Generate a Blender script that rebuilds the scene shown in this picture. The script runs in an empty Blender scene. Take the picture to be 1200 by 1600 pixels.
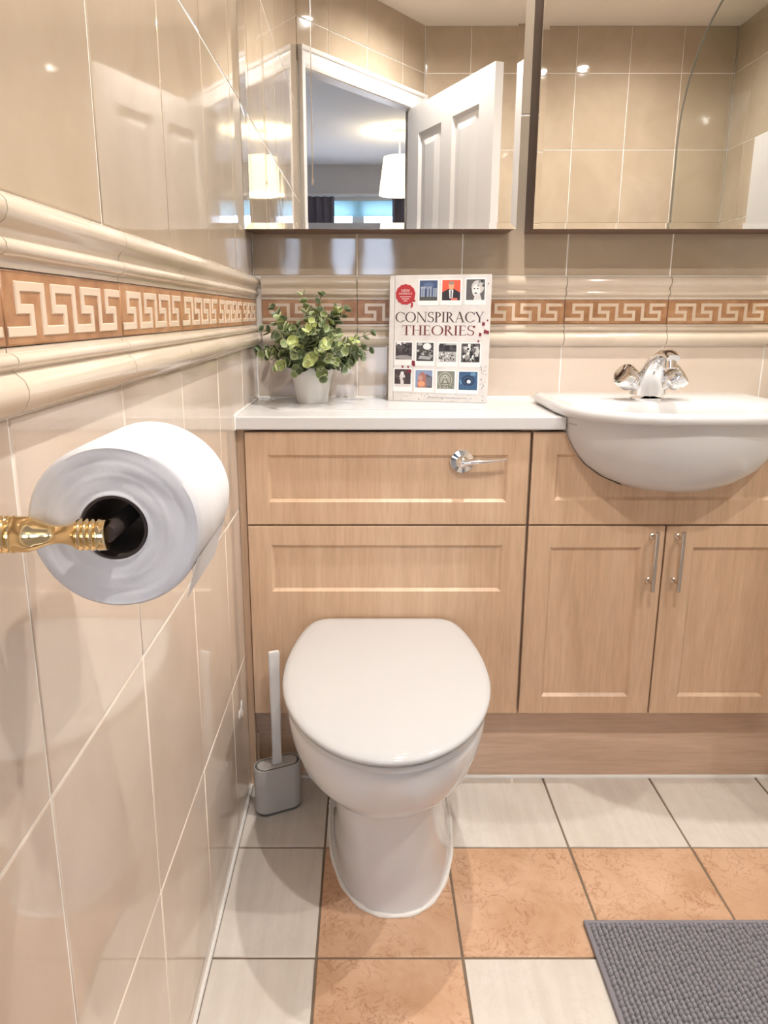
import bpy, bmesh, math, random
from mathutils import Vector, Matrix
random.seed(7)
S = bpy.context.scene
C = S.collection
PI = math.pi

# ------------------------------------------------------------------ camera, world, light, exposure
cam_d = bpy.data.cameras.new('camera'); cam = bpy.data.objects.new('camera', cam_d); C.objects.link(cam)
cam_d.sensor_fit = 'VERTICAL'; cam_d.sensor_height = 24.0; cam_d.lens = 24.0*1090/1600
cam_d.shift_x = 28/1600; cam_d.shift_y = -63/1600; cam_d.clip_start = 0.02
cam.location = (0, 0, 1.06); cam.rotation_euler = (math.radians(90-12.76), 0, 0)
S.camera = cam
S.view_settings.view_transform = 'Standard'; S.view_settings.look = 'None'
S.view_settings.gamma = 1; S.view_settings.use_curve_mapping = False
S.view_settings.exposure = 0.70
W = bpy.data.worlds.new('daylight'); S.world = W; W.use_nodes = True
_nt = W.node_tree; _bg = _nt.nodes['Background']
_tc = _nt.nodes.new('ShaderNodeTexCoord'); _sp = _nt.nodes.new('ShaderNodeSeparateXYZ'); _rp = _nt.nodes.new('ShaderNodeValToRGB')
_nt.links.new(_tc.outputs['Generated'], _sp.inputs[0]); _nt.links.new(_sp.outputs['Z'], _rp.inputs[0]); _nt.links.new(_rp.outputs[0], _bg.inputs[0])
_rp.color_ramp.elements[0].position = 0.0; _rp.color_ramp.elements[0].color = (0.42, 0.43, 0.50, 1)      # street and gardens below
_rp.color_ramp.elements[1].position = 0.03; _rp.color_ramp.elements[1].color = (0.62, 0.76, 1.0, 1)      # overcast blue sky
_bg.inputs[1].default_value = 6.0
CEIL = 2.36
DOWNLIGHTS = [(0.30, 1.17), (1.15, 1.17), (0.30, 0.15), (1.17, 0.15)]
DOWN_W = 37.0; DOWN_COL = (1.0, 0.968, 0.935)
PENDANT_W = 34.0; PENDANT_COL = (1.0, 0.76, 0.42)

# ------------------------------------------------------------------ helpers
def setp(o, label=None, cat=None, group=None, kind=None):
    if label: o['label'] = label
    if cat: o['category'] = cat
    if group: o['group'] = group
    if kind: o['kind'] = kind
    return o
def wloc(o):
    v = Vector((0, 0, 0))
    while o is not None: v += o.location; o = o.parent
    return v
def obj(name, bm, mat, parent=None, smooth=False, local=False, angle=40):
    me = bpy.data.meshes.new(name)
    if parent is not None and not local:
        bmesh.ops.translate(bm, verts=bm.verts, vec=-wloc(parent))
    bmesh.ops.recalc_face_normals(bm, faces=bm.faces)
    if smooth:
        for f in bm.faces: f.smooth = True
        a = math.radians(angle)
        for e in bm.edges:
            if len(e.link_faces) == 2 and e.calc_face_angle(0) > a: e.smooth = False
    bm.to_mesh(me); bm.free()
    for m in (mat if isinstance(mat, (list, tuple)) else [mat]): me.materials.append(m)
    o = bpy.data.objects.new(name, me); C.objects.link(o)
    if parent is not None: o.parent = parent
    return o
def thing(name, label, cat, loc=(0, 0, 0), group=None):
    o = bpy.data.objects.new(name, None); C.objects.link(o); o.location = loc
    o.empty_display_size = 0.05
    return setp(o, label, cat, group)
def BM(): return bmesh.new()
def box(bm, x0, x1, y0, y1, z0, z1, bev=0, seg=2):
    r = bmesh.ops.create_cube(bm, size=1.0)
    vs = r['verts']
    for v in vs:
        v.co = Vector((x0 if v.co.x < 0 else x1, y0 if v.co.y < 0 else y1, z0 if v.co.z < 0 else z1))
    if bev > 0:
        es = list({e for v in vs for e in v.link_edges})
        bmesh.ops.bevel(bm, geom=es, offset=bev, segments=seg, profile=0.5, affect='EDGES')
    return bm
def boxbm(*a, **k): return box(BM(), *a, **k)
def loft(bm, rings, cap0=True, cap1=True, closed=True):
    R = [[bm.verts.new(p) for p in r] for r in rings]
    n = len(rings[0])
    for a, b in zip(R, R[1:]):
        for i in range(n if closed else n-1):
            j = (i+1) % n
            bm.faces.new((a[i], a[j], b[j], b[i]))
    if cap0: bm.faces.new(R[0])
    if cap1: bm.faces.new(R[-1])
    return bm
def frame_of(d):
    d = Vector(d).normalized()
    u = d.cross(Vector((0, 0, 1)))
    if u.length < 1e-3: u = Vector((1, 0, 0))
    u.normalize(); return d, u, d.cross(u)
def lathe(bm, p0, axis, prof, n=32, cap0=True, cap1=True):     # prof: (distance along axis, radius)
    d, u, v = frame_of(axis); p0 = Vector(p0)
    rings = [[p0 + d*t + (u*math.cos(2*PI*i/n) + v*math.sin(2*PI*i/n))*r for i in range(n)] for t, r in prof]
    return loft(bm, rings, cap0, cap1)
def tube(bm, pts, rad, n=10):
    pts = [Vector(p) for p in pts]; rings = []
    rr = rad if isinstance(rad, (list, tuple)) else [rad]*len(pts)
    d0, u, v = frame_of(pts[1]-pts[0])
    for i, p in enumerate(pts):
        t = (pts[min(i+1, len(pts)-1)] - pts[max(i-1, 0)]).normalized()
        u = (u - t*u.dot(t)).normalized(); v = t.cross(u)
        rings.append([p + (u*math.cos(2*PI*k/n) + v*math.sin(2*PI*k/n))*rr[i] for k in range(n)])
    return loft(bm, rings)
def prism(bm, poly, z0, z1):
    lo = [bm.verts.new((x, y, z0)) for x, y in poly]; hi = [bm.verts.new((x, y, z1)) for x, y in poly]
    bm.faces.new(lo[::-1]); bm.faces.new(hi); n = len(poly)
    for i in range(n): bm.faces.new((lo[i], lo[(i+1) % n], hi[(i+1) % n], hi[i]))
    return bm
def cut(o, cutter_bm):                                         # subtract a shape from a mesh object, for good
    me = bpy.data.meshes.new('tmp'); bmesh.ops.recalc_face_normals(cutter_bm, faces=cutter_bm.faces)
    cutter_bm.to_mesh(me); cutter_bm.free()
    c = bpy.data.objects.new('tmp', me); C.objects.link(c)
    md = o.modifiers.new('b', 'BOOLEAN'); md.object = c; md.operation = 'DIFFERENCE'; md.solver = 'EXACT'
    bpy.context.view_layer.update()
    dg = bpy.context.evaluated_depsgraph_get()
    nm = bpy.data.meshes.new_from_object(o.evaluated_get(dg)); nm.name = o.name
    o.modifiers.clear(); o.data = nm
    bpy.data.objects.remove(c)

# ------------------------------------------------------------------ materials
def mat(name, col, rough=0.5, metal=0.0, spec=0.5, coat=0.0, **kw):
    m = bpy.data.materials.new(name); m.use_nodes = True
    b = m.node_tree.nodes['Principled BSDF']
    b.inputs['Base Color'].default_value = (*col, 1); b.inputs['Roughness'].default_value = rough
    b.inputs['Metallic'].default_value = metal; b.inputs['Specular IOR Level'].default_value = spec
    b.inputs['Coat Weight'].default_value = coat; b.inputs['Coat Roughness'].default_value = 0.03
    for k, v in kw.items(): b.inputs[k].default_value = v
    return m
def N(m, t, **kw):
    n = m.node_tree.nodes.new(t)
    for k, v in kw.items(): setattr(n, k, v)
    return n
def L(m, a, b): m.node_tree.links.new(a, b)
def P(m): return m.node_tree.nodes['Principled BSDF']
def coords(m, scale=(1, 1, 1), rand=True, obj_space=True):
    tc = N(m, 'ShaderNodeTexCoord'); mp = N(m, 'ShaderNodeMapping'); mp.inputs['Scale'].default_value = scale
    L(m, tc.outputs['Object'], mp.inputs['Vector'])
    if rand:
        oi = N(m, 'ShaderNodeObjectInfo'); mu = N(m, 'ShaderNodeMath', operation='MULTIPLY'); mu.inputs[1].default_value = 37.0
        L(m, oi.outputs['Random'], mu.inputs[0])
        cb = N(m, 'ShaderNodeCombineXYZ')
        for i in range(3): L(m, mu.outputs[0], cb.inputs[i])
        L(m, cb.outputs[0], mp.inputs['Location'])
    return mp.outputs[0]
def noise(m, vec, scale, detail=3, rough=0.5, dist=0.0):
    n = N(m, 'ShaderNodeTexNoise'); n.inputs['Scale'].default_value = scale; n.inputs['Detail'].default_value = detail
    n.inputs['Roughness'].default_value = rough; n.inputs['Distortion'].default_value = dist
    L(m, vec, n.inputs['Vector']); return n.outputs['Fac']
def ramp(m, fac, stops):
    r = N(m, 'ShaderNodeValToRGB'); e = r.color_ramp.elements
    while len(e) < len(stops): e.new(0.5)
    for i, (p, c) in enumerate(stops): e[i].position = p; e[i].color = (*c, 1)
    L(m, fac, r.inputs[0]); return r.outputs[0]
def mix(m, fac, a, b, mode='MIX'):
    x = N(m, 'ShaderNodeMix', data_type='RGBA', blend_type=mode)
    if isinstance(fac, float): x.inputs[0].default_value = fac
    else: L(m, fac, x.inputs[0])
    for v, i in ((a, 6), (b, 7)):
        if isinstance(v, tuple): x.inputs[i].default_value = (*v, 1)
        else: L(m, v, x.inputs[i])
    return x.outputs[2]
def bump(m, h, strength, dist=0.01):
    b = N(m, 'ShaderNodeBump'); b.inputs['Strength'].default_value = strength; b.inputs['Distance'].default_value = dist
    L(m, h, b.inputs['Height']); L(m, b.outputs[0], P(m).inputs['Normal']); return b
def tile_mat(name, c0, c1, rough=0.06, wav=0.25):
    m = mat(name, c0, rough, spec=0.85)
    v = coords(m)
    f = noise(m, v, 5.5, 5, 0.55, 0.6)
    col = ramp(m, f, [(0.30, c0), (0.70, c1)])
    L(m, col, P(m).inputs['Base Color'])
    bump(m, noise(m, v, 9.0, 1.0, 0.4), wav, 0.004)
    return m
M = {}
M['tile_up'] = tile_mat('beige glazed tile', (0.405, 0.319, 0.228), (0.470, 0.378, 0.280), 0.05, 0.12)
M['tile_low'] = tile_mat('cream glazed tile', (0.640, 0.530, 0.432), (0.710, 0.604, 0.508), 0.05, 0.16)
M['mould'] = tile_mat('cream glazed moulding', (0.640, 0.530, 0.408), (0.720, 0.614, 0.494), 0.08, 0.2)
M['grout'] = mat('white grout', (0.88, 0.84, 0.78), 0.8)
M['silicone'] = mat('white silicone', (0.80, 0.77, 0.72), 0.45)
kb = mat('brown glaze', (0.5, 0.27, 0.13), 0.3); v = coords(kb)
L(kb, ramp(kb, noise(kb, v, 26, 5, 0.6), [(0.28, (0.27, 0.115, 0.045)), (0.52, (0.43, 0.22, 0.105)), (0.8, (0.56, 0.33, 0.18))]), P(kb).inputs['Base Color']); M['key_brown'] = kb
M['key_cream'] = tile_mat('cream relief glaze', (0.680, 0.520, 0.380), (0.750, 0.609, 0.465), 0.25, 0.2)
def floor_mat(name, c0, c1, vein, amt, vs, streak=0.0):
    m = mat(name, c0, 0.28)
    v = coords(m)
    base = ramp(m, noise(m, v, 9, 6, 0.6, 0.4), [(0.3, c0), (0.7, c1)])
    w = noise(m, v, vs, 4, 0.6, 0.9)
    line = ramp(m, w, [(0.475, (0, 0, 0)), (0.497, (1, 1, 1)), (0.503, (1, 1, 1)), (0.525, (0, 0, 0))])
    sv = N(m, 'ShaderNodeMapping'); sv.inputs['Scale'].default_value = (1.0, 0.07, 1.0); L(m, v, sv.inputs['Vector'])
    if streak: base = mix(m, streak, base, ramp(m, noise(m, sv.outputs[0], 55, 4, 0.6), [(0.38, (0.72, 0.68, 0.64)), (0.6, (1, 1, 1))]), 'MULTIPLY')
    patch = ramp(m, noise(m, v, 7, 3), [(0.34, (0.1, 0.1, 0.1)), (0.55, (1, 1, 1))])
    k = mix(m, 1.0, line, patch, 'MULTIPLY')
    bw = N(m, 'ShaderNodeRGBToBW'); L(m, k, bw.inputs[0])
    mu = N(m, 'ShaderNodeMath', operation='MULTIPLY'); mu.inputs[1].default_value = amt; L(m, bw.outputs[0], mu.inputs[0])
    L(m, mix(m, mu.outputs[0], base, vein), P(m).inputs['Base Color'])
    bump(m, noise(m, v, 60, 3), 0.08, 0.002)
    return m
M['floor_cream'] = floor_mat('cream floor tile', (0.64, 0.58, 0.51), (0.72, 0.665, 0.60), (0.56, 0.49, 0.42), 0.25, 14, 0.22)
M['floor_terra'] = floor_mat('terracotta floor tile', (0.500, 0.290, 0.166), (0.670, 0.442, 0.299), (0.330, 0.157, 0.081), 0.7, 34)
M['floor_grout'] = mat('dark floor grout', (0.20, 0.145, 0.10), 0.9)
def wood(name, c0, c1, c2, axis='Z', rough=0.38):
    m = mat(name, c1, rough)
    sc = {'Z': (1, 1, 0.09), 'X': (0.09, 1, 1)}[axis]
    v = coords(m, sc)
    a = noise(m, v, 26, 6, 0.62, 0.5); b = noise(m, v, 150, 3, 0.6)
    base = ramp(m, a, [(0.28, c0), (0.5, c1), (0.74, c2)])
    fine = ramp(m, b, [(0.35, (0.86, 0.84, 0.82)), (0.6, (1, 1, 1))])
    L(m, mix(m, 0.7, base, fine, 'MULTIPLY'), P(m).inputs['Base Color'])
    bump(m, b, 0.05, 0.001)
    return m
M['maple'] = wood('light maple', (0.570, 0.378, 0.237), (0.645, 0.442, 0.290), (0.700, 0.501, 0.342))
M['plinth'] = wood('maple plinth', (0.560, 0.383, 0.266), (0.635, 0.447, 0.318), (0.690, 0.501, 0.366), 'X')
M['carcass'] = mat('maple carcass', (0.50, 0.36, 0.24), 0.5)
M['brown'] = wood('dark brown cabinet', (0.10, 0.045, 0.028), (0.14, 0.065, 0.04), (0.18, 0.085, 0.055), 'Z', 0.4)
M['dark'] = mat('dark shadow gap', (0.05, 0.03, 0.02), 0.9)
M['laminate'] = mat('white laminate', (0.68, 0.66, 0.645), 0.22)
M['ceramic'] = mat('white ceramic', (0.67, 0.655, 0.645), 0.07, spec=0.55)
M['seat_white'] = mat('white seat plastic', (0.53, 0.522, 0.515), 0.07)
M['chrome'] = mat('chrome', (0.86, 0.86, 0.87), 0.06, 1.0)
M['steel'] = mat('brushed nickel', (0.66, 0.61, 0.56), 0.2, 1.0)
M['brass'] = mat('polished brass', (0.87, 0.65, 0.35), 0.12, 1.0)
M['mirror'] = mat('mirror glass', (0.95, 0.94, 0.92), 0.0, 1.0)
M['paper'] = mat('white tissue', (0.72, 0.70, 0.70), 0.95, spec=0.1); pv = coords(M['paper'])
bump(M['paper'], noise(M['paper'], pv, 90, 4), 0.25, 0.002)
M['hole_shade'] = mat('core with hole shade', (0.05, 0.035, 0.03), 0.9)  # near black: the shade inside the roll's hole is put into the colour
M['white_paint'] = mat('white gloss paint', (0.70, 0.68, 0.66), 0.3)
M['ceil'] = mat('cream ceiling paint', (0.800, 0.727, 0.627), 0.9)
M['bed_wall'] = mat('pale bedroom paint', (0.62, 0.60, 0.60), 0.9)
M['bed_ceil'] = mat('white bedroom ceiling', (0.86, 0.86, 0.88), 0.9)
M['carpet'] = mat('grey carpet', (0.32, 0.30, 0.29), 1.0)
M['curtain'] = mat('charcoal curtain cloth', (0.13, 0.12, 0.15), 0.9)
M['grey_plastic'] = mat('pale grey plastic', (0.47, 0.44, 0.41), 0.35)
M['dark_plastic'] = mat('dark grey plastic', (0.13, 0.12, 0.11), 0.4)
M['pot'] = mat('white plastic pot', (0.72, 0.71, 0.69), 0.4)
M['soil'] = mat('dark soil', (0.03, 0.022, 0.015), 1.0)
M['mat_grey'] = mat('grey chenille', (0.26, 0.245, 0.265), 0.95, spec=0.1, **{'Sheen Weight': 0.4})
M['mat_edge'] = mat('grey mat binding', (0.25, 0.235, 0.255), 0.95, spec=0.1)
def leaf_mat(name, c, edge):
    m = mat(name, c, 0.5); v = coords(m)
    lw = N(m, 'ShaderNodeAttribute', attribute_name='rim')
    col = ramp(m, noise(m, v, 60, 2), [(0.3, tuple(x*0.8 for x in c)), (0.7, c)])
    L(m, mix(m, lw.outputs['Fac'], col, edge), P(m).inputs['Base Color'])
    P(m).inputs['Subsurface Weight'].default_value = 0.0
    return m
M['leaf_dark'] = leaf_mat('dark green leaf', (0.085, 0.125, 0.045), (0.34, 0.38, 0.24))
M['leaf_mid'] = leaf_mat('mid green leaf', (0.20, 0.27, 0.085), (0.55, 0.56, 0.36))
M['leaf_light'] = leaf_mat('yellow green leaf', (0.46, 0.54, 0.17), (0.70, 0.72, 0.42))
M['stem'] = mat('green stem', (0.10, 0.12, 0.04), 0.6)
def emit(name, col, s, base=(0.8, 0.8, 0.8)):
    m = mat(name, base, 0.6); P(m).inputs['Emission Color'].default_value = (*col, 1); P(m).inputs['Emission Strength'].default_value = s
    return m
M['lamp'] = emit('downlight lens', (1, 0.93, 0.84), 40)
M['shade'] = emit('lit lampshade', (1.0, 0.83, 0.48), 1.7)
def clear(name, tint, refl=0.06):
    m = bpy.data.materials.new(name); m.use_nodes = True; nt = m.node_tree; nt.nodes.clear()
    o = N(m, 'ShaderNodeOutputMaterial'); t = N(m, 'ShaderNodeBsdfTransparent'); g = N(m, 'ShaderNodeBsdfGlossy'); x = N(m, 'ShaderNodeMixShader')
    t.inputs[0].default_value = (*tint, 1); g.inputs['Roughness'].default_value = 0.02
    fr = N(m, 'ShaderNodeFresnel'); fr.inputs[0].default_value = 1.3
    ge = N(m, 'ShaderNodeNewGeometry'); iv = N(m, 'ShaderNodeMath', operation='SUBTRACT'); iv.inputs[0].default_value = 1.0; mu = N(m, 'ShaderNodeMath', operation='MULTIPLY')
    L(m, ge.outputs['Backfacing'], iv.inputs[1]); L(m, fr.outputs[0], mu.inputs[0]); L(m, iv.outputs[0], mu.inputs[1]); L(m, mu.outputs[0], x.inputs[0]); L(m, t.outputs[0], x.inputs[1]); L(m, g.outputs[0], x.inputs[2]); L(m, x.outputs[0], o.inputs[0])
    return m
M['glass'] = clear('window glass', (0.97, 0.98, 0.98))
M['screen'] = clear('bath screen glass', (0.93, 0.945, 0.925))
bl = bpy.data.materials.new('pale blue blind cloth'); bl.use_nodes = True; nt = bl.node_tree; nt.nodes.clear()
o_ = N(bl, 'ShaderNodeOutputMaterial'); d_ = N(bl, 'ShaderNodeBsdfDiffuse'); t_ = N(bl, 'ShaderNodeBsdfTranslucent'); x_ = N(bl, 'ShaderNodeMixShader')
d_.inputs[0].default_value = (0.55, 0.78, 0.88, 1); t_.inputs[0].default_value = (0.66, 0.86, 0.92, 1); x_.inputs[0].default_value = 0.55
L(bl, d_.outputs[0], x_.inputs[1]); L(bl, t_.outputs[0], x_.inputs[2]); L(bl, x_.outputs[0], o_.inputs[0]); M['blind'] = bl
pr = mat('printed ink', (1, 1, 1), 0.45); at = N(pr, 'ShaderNodeAttribute', attribute_name='ink'); L(pr, at.outputs['Color'], P(pr).inputs['Base Color']); M['print'] = pr

# ------------------------------------------------------------------ the room: left wall X=-0.265, back wall Y=1.70
XL, YB, YR, XR = -0.265, 1.70, -0.403, 1.73
DA, DB = Vector((XL, 0.25, 0)), Vector((0.275, YR, 0))         # the diagonal door wall
DV0, DV1 = 0.985, 1.146                                         # dado band
G = 0.0015                                                      # half joint
LOWV = [0.0, 0.330, 0.662, DV0]; UPV = [DV1, 1.494, 1.827, 2.160, CEIL]
tile_cache = {}
def tile_mesh(w, h, m):
    k = (round(w, 4), round(h, 4), m.name)
    if k not in tile_cache:
        bm = BM(); rings = []
        for ins, z in ((0, -0.004), (0, -0.0012), (0.0006, -0.0004), (0.0018, 0.0)):
            a, b = w/2-ins, h/2-ins
            rings.append([(-a, -b, z), (a, -b, z), (a, b, z), (-a, b, z)])
        loft(bm, rings, cap0=False)
        bmesh.ops.recalc_face_normals(bm, faces=bm.faces)
        for f in bm.faces:
            if abs(f.normal.z) < 0.99: f.smooth = True
        me = bpy.data.meshes.new('tile'); bm.to_mesh(me); bm.free(); me.materials.append(m); tile_cache[k] = me
    return tile_cache[k]
def place(name, me, parent, O, n, u, v):
    xx = Vector((-n[1], n[0], 0)); p = Vector(O) + xx*u + Vector((0, 0, v))
    mt = Matrix((( xx.x, 0, n[0], p.x), (xx.y, 0, n[1], p.y), (0, 1, 0, p.z), (0, 0, 0, 1)))
    o = bpy.data.objects.new(name, me); C.objects.link(o); o.parent = parent; o.matrix_local = mt
    return o
def tiles(wall, O, n, us, vs, m, name='tile', skip=None):
    for a, b in zip(us, us[1:]):
        for c, d in zip(vs, vs[1:]):
            if skip and skip(a, b, c, d): continue
            if b-a < 0.012: continue
            place(name, tile_mesh(b-a-2*G, d-c-2*G, m), wall, O, n, (a+b)/2, (c+d)/2)
UPPER_PROF = [(0, 1.146), (0.005, 1.1455), (0.013, 1.1425), (0.0175, 1.137), (0.018, 1.131), (0.0155, 1.125), (0.0105, 1.121), (0.008, 1.117), (0.0085, 1.1135),
              (0.012, 1.1125), (0.0145, 1.109), (0.0145, 1.105), (0.0115, 1.1015), (0.0075, 1.100), (0.006, 1.098), (0.006, 1.0925), (0, 1.0925)]
LOWER_PROF = [(0, 1.0355), (0.006, 1.0355), (0.006, 1.032), (0.0095, 1.0315), (0.0135, 1.029), (0.0145, 1.0255), (0.013, 1.022), (0.009, 1.020), (0.0085, 1.0185),
              (0.012, 1.0165), (0.017, 1.012), (0.0195, 1.0055), (0.019, 0.999), (0.016, 0.9925), (0.010, 0.9875), (0.003, 0.9855), (0, 0.985)]
mould_cache = {}
def mould_mesh(w, which):
    k = (round(w, 4), which)
    if k not in mould_cache:
        bm = BM(); prof = UPPER_PROF if which else LOWER_PROF
        rings = [[(x, z, p-0.002) for p, z in prof] for x in (-w/2, w/2)]
        loft(bm, rings)
        bmesh.ops.recalc_face_normals(bm, faces=bm.faces)
        for f in bm.faces:
            if len(f.verts) == 4: f.smooth = True
        for e in bm.edges:
            if len(e.link_faces) == 2 and e.calc_face_angle(0) > 0.9: e.smooth = False
        me = bpy.data.meshes.new('moulding'); bm.to_mesh(me); bm.free(); me.materials.append(M['mould']); mould_cache[k] = me
    return mould_cache[k]
KZ0, KZ1 = 1.0360, 1.0920                                       # border tile
key_cache = {}
def key_mesh(w, pitch=0.0609, t=0.0078, h=0.0010):
    k = round(w, 4)
    if k not in key_cache:
        bm = BM(); lo, hi = -0.0205, 0.0205
        l, u = lo+t/2, hi-t/2; mid = 0.0; pth = []; x = -w/2; p = pitch
        while x < w/2-0.004:
            pth += [(x, l), (x+0.66*p, l), (x+0.66*p, mid), (x+0.32*p, mid), (x+0.32*p, u), (x+p, u)]; x += p
        xe = w/2-t/2-0.0004; keep = [pth[0]]
        for q in pth[1:]:
            if q[0] > xe:
                if keep[-1][0] < xe-0.002: keep.append((xe, q[1]))
                break
            keep.append(q)
        pth = keep
        rings = []
        for i, q in enumerate(pth):
            d0 = Vector(q)-Vector(pth[i-1]) if i else Vector(pth[1])-Vector(q); d1 = Vector(pth[i+1])-Vector(q) if i < len(pth)-1 else d0
            d0.normalize(); d1.normalize(); n0, n1 = Vector((-d0.y, d0.x)), Vector((-d1.y, d1.x))
            o_ = n0 if (d0-d1).length < 1e-4 else n0+n1
            a_, b_ = t/2, t/2-h*0.8
            rings.append([(q[0]+o_.x*k_, q[1]+o_.y*k_, z_) for k_, z_ in ((a_, 0), (b_, h), (-b_, h), (-a_, 0))])
        loft(bm, rings); bmesh.ops.recalc_face_normals(bm, faces=bm.faces)
        me = bpy.data.meshes.new('key_relief'); bm.to_mesh(me); bm.free(); me.materials.append(M['key_cream']); key_cache[k] = me
    return key_cache[k]
def dado(wall, O, n, us):
    xx = Vector((-n[1], n[0], 0)); nn = Vector((n[0], n[1], 0))
    for a, b in zip(us, us[1:]):
        w = b-a-0.0016
        if w < 0.01: continue
        place('dado_moulding', mould_mesh(w, 1), wall, O, n, (a+b)/2, 0)
        place('dado_moulding', mould_mesh(w, 0), wall, O, n, (a+b)/2, 0)
        bt = place('border_tile', tile_mesh(w, KZ1-KZ0-0.001, M['key_brown']), wall, Vector(O)+nn*0.0055, n, (a+b)/2, (KZ0+KZ1)/2)
        r = bpy.data.objects.new('key_relief', key_mesh(w-0.002)); C.objects.link(r); r.parent = bt; r.location = (0, -0.0006, 0.0)
def structure(name, bm, m, **kw): return setp(obj(name, bm, m, **kw), kind='structure')

T = 0.10
wl = structure('wall_left', boxbm(XL-T, XL-0.0012, 0.25, YB+T, 0, CEIL), M['grout'])
usl = [0.25, 0.513, 0.760, 1.007, 1.254, 1.501, YB]; usu = [0.25, 0.493, 0.740, 0.987, 1.234, 1.481, YB]
nl = (1, 0); Ol = (XL, 0, 0)                                    # u = Y
tiles(wl, Ol, nl, usl, LOWV, M['tile_low'], skip=lambda a, b, c, d: False)
tiles(wl, Ol, nl, usu, UPV, M['tile_up'])
dado(wl, Ol, nl, usl)
wb = structure('wall_back', boxbm(XL, XR, YB+0.0012, YB+T, 0, CEIL), M['grout'])
ub = [XL, -0.021, 0.225, 0.470, 0.714, 0.957, 1.204, 1.451, XR]; nb = (0, -1); Ob = (0, YB, 0)   # u = X
tiles(wb, Ob, nb, ub, [0.80, DV0], M['tile_low']); tiles(wb, Ob, nb, ub[5:], [0.545, 0.80], M['tile_low'])
tiles(wb, Ob, nb, ub, UPV, M['tile_up'])
dado(wb, Ob, nb, [XL+0.018]+ub[1:])
wr = structure('wall_right', boxbm(XR+0.0022, XR+T, YR-T, YB+T, 0, CEIL), M['grout'])
ur = [-YB, -1.48, -1.234, -0.987, -0.740, -0.493, -0.246, 0.0, 0.246, -YR]; nr = (-1, 0); Or = (XR, 0, 0)   # u = -Y
tiles(wr, Or, nr, ur, [0.545, 0.80, DV0], M['tile_low']); tiles(wr, Or, nr, ur, UPV, M['tile_up']); dado(wr, Or, nr, ur)
wz = structure('wall_rear', boxbm(DB.x, XR, YR-T, YR-0.0022, 0, CEIL), M['grout'])
uz = [-XR, -1.48, -1.235, -0.985, -0.735, -0.49, -DB.x]; nz = (0, 1); Oz = (0, YR, 0)                 # u = -X
tiles(wz, Oz, nz, uz, LOWV, M['tile_low']); tiles(wz, Oz, nz, uz, UPV, M['tile_up']); dado(wz, Oz, nz, uz)
# diagonal wall with the doorway
dv = (DB-DA); DL = dv.length; dv.normalize(); dn = Vector((-dv.y, dv.x, 0))                       # dn points into the bathroom
OP0, OP1, OPZ = 0.042, 0.765, 1.985
def dpt(u, n_, z): return DA + dv*u + dn*n_ + Vector((0, 0, z))
def dbox(bm, u0, u1, n0, n1, z0, z1):
    r = [[dpt(u, n_, z) for u, n_ in ((u0, n0), (u1, n0), (u1, n1), (u0, n1))] for z in (z0, z1)]
    return loft(bm, r)
TD = 0.045
bm = BM(); dbox(bm, 0.0, OP0, -TD, 0, 0, OPZ+0.02); dbox(bm, OP1, DL, -TD, 0, 0, OPZ+0.02); dbox(bm, 0, DL, -TD, -0.0022, OPZ+0.02, CEIL)
wd = structure('wall_doorway', bm, M['grout'])
# tiles above the door: u runs from DB to DA as seen from the room, n = dn
Od = DB; nd = (dn.x, dn.y)
tiles(wd, Od, nd, [0, 0.17, 0.42, 0.67, DL], [OPZ+0.02, 2.160, CEIL], M['tile_up'])

fpoly = [(XL, 0.25), (DB.x, YR), (XR, YR), (XR, YB), (XL, YB)]
floor = structure('floor', prism(BM(), fpoly, -0.08, -0.0025), M['floor_grout'])
FX = [XL, -0.084, 0.163, 0.413, 0.662, 0.911, 1.0]; FY = [0.217-0.5+0.0, -0.033, 0.217, 0.467, 0.717, 0.967, 1.217, 1.4405]
FX = [XL+0.004] + FX[1:]
def floor_tile(x0, x1, y0, y1, m):
    g = 0.0022
    me = tile_mesh(x1-x0-2*g, y1-y0-2*g, m)
    o = bpy.data.objects.new('floor_tile', me); C.objects.link(o); o.parent = floor; o.location = ((x0+x1)/2, (y0+y1)/2, 0)
for i in range(len(FX)-1):
    for j in range(len(FY)-1):
        x0, x1, y0, y1 = FX[i], FX[i+1], FY[j], FY[j+1]
        yd = 0.25 + (YR-0.25)*(x0-XL)/(DB.x-XL)
        if x0 < DB.x and y0 < yd: continue
        if y1 > 1.42 and x1 < 0: pass
        border = (j == 5 and i >= 1) or (i == 1 and j <= 5)
        floor_tile(x0, x1, y0, y1, M['floor_terra'] if border else M['floor_cream'])
eA, eB = DA - dn*0.03, DB - dn*0.03
cpoly = [(XL-0.05, 0.27), (eA.x, eA.y), (eB.x, YR-0.05), (XR+0.05, YR-0.05), (XR+0.05, YB+0.05), (XL-0.05, YB+0.05)]
ceil = structure('ceiling', prism(BM(), cpoly, CEIL, CEIL+0.05), M['ceil'])
structure('trim_1', tube(BM(), [(XL+0.001, 0.26, 0.0005), (XL+0.001, 1.438, 0.0005)], 0.0045, 8), M['silicone'], smooth=True)
structure('trim_2', tube(BM(), [(XL+0.002, 1.4385, 0.001), (0.984, 1.4385, 0.001)], 0.0048, 8), M['silicone'], smooth=True)
structure('trim_3', tube(BM(), [(XL+0.002, YB-0.002, 0.8605), (0.40, YB-0.002, 0.8605)], 0.004, 8), M['silicone'], smooth=True)

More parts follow.
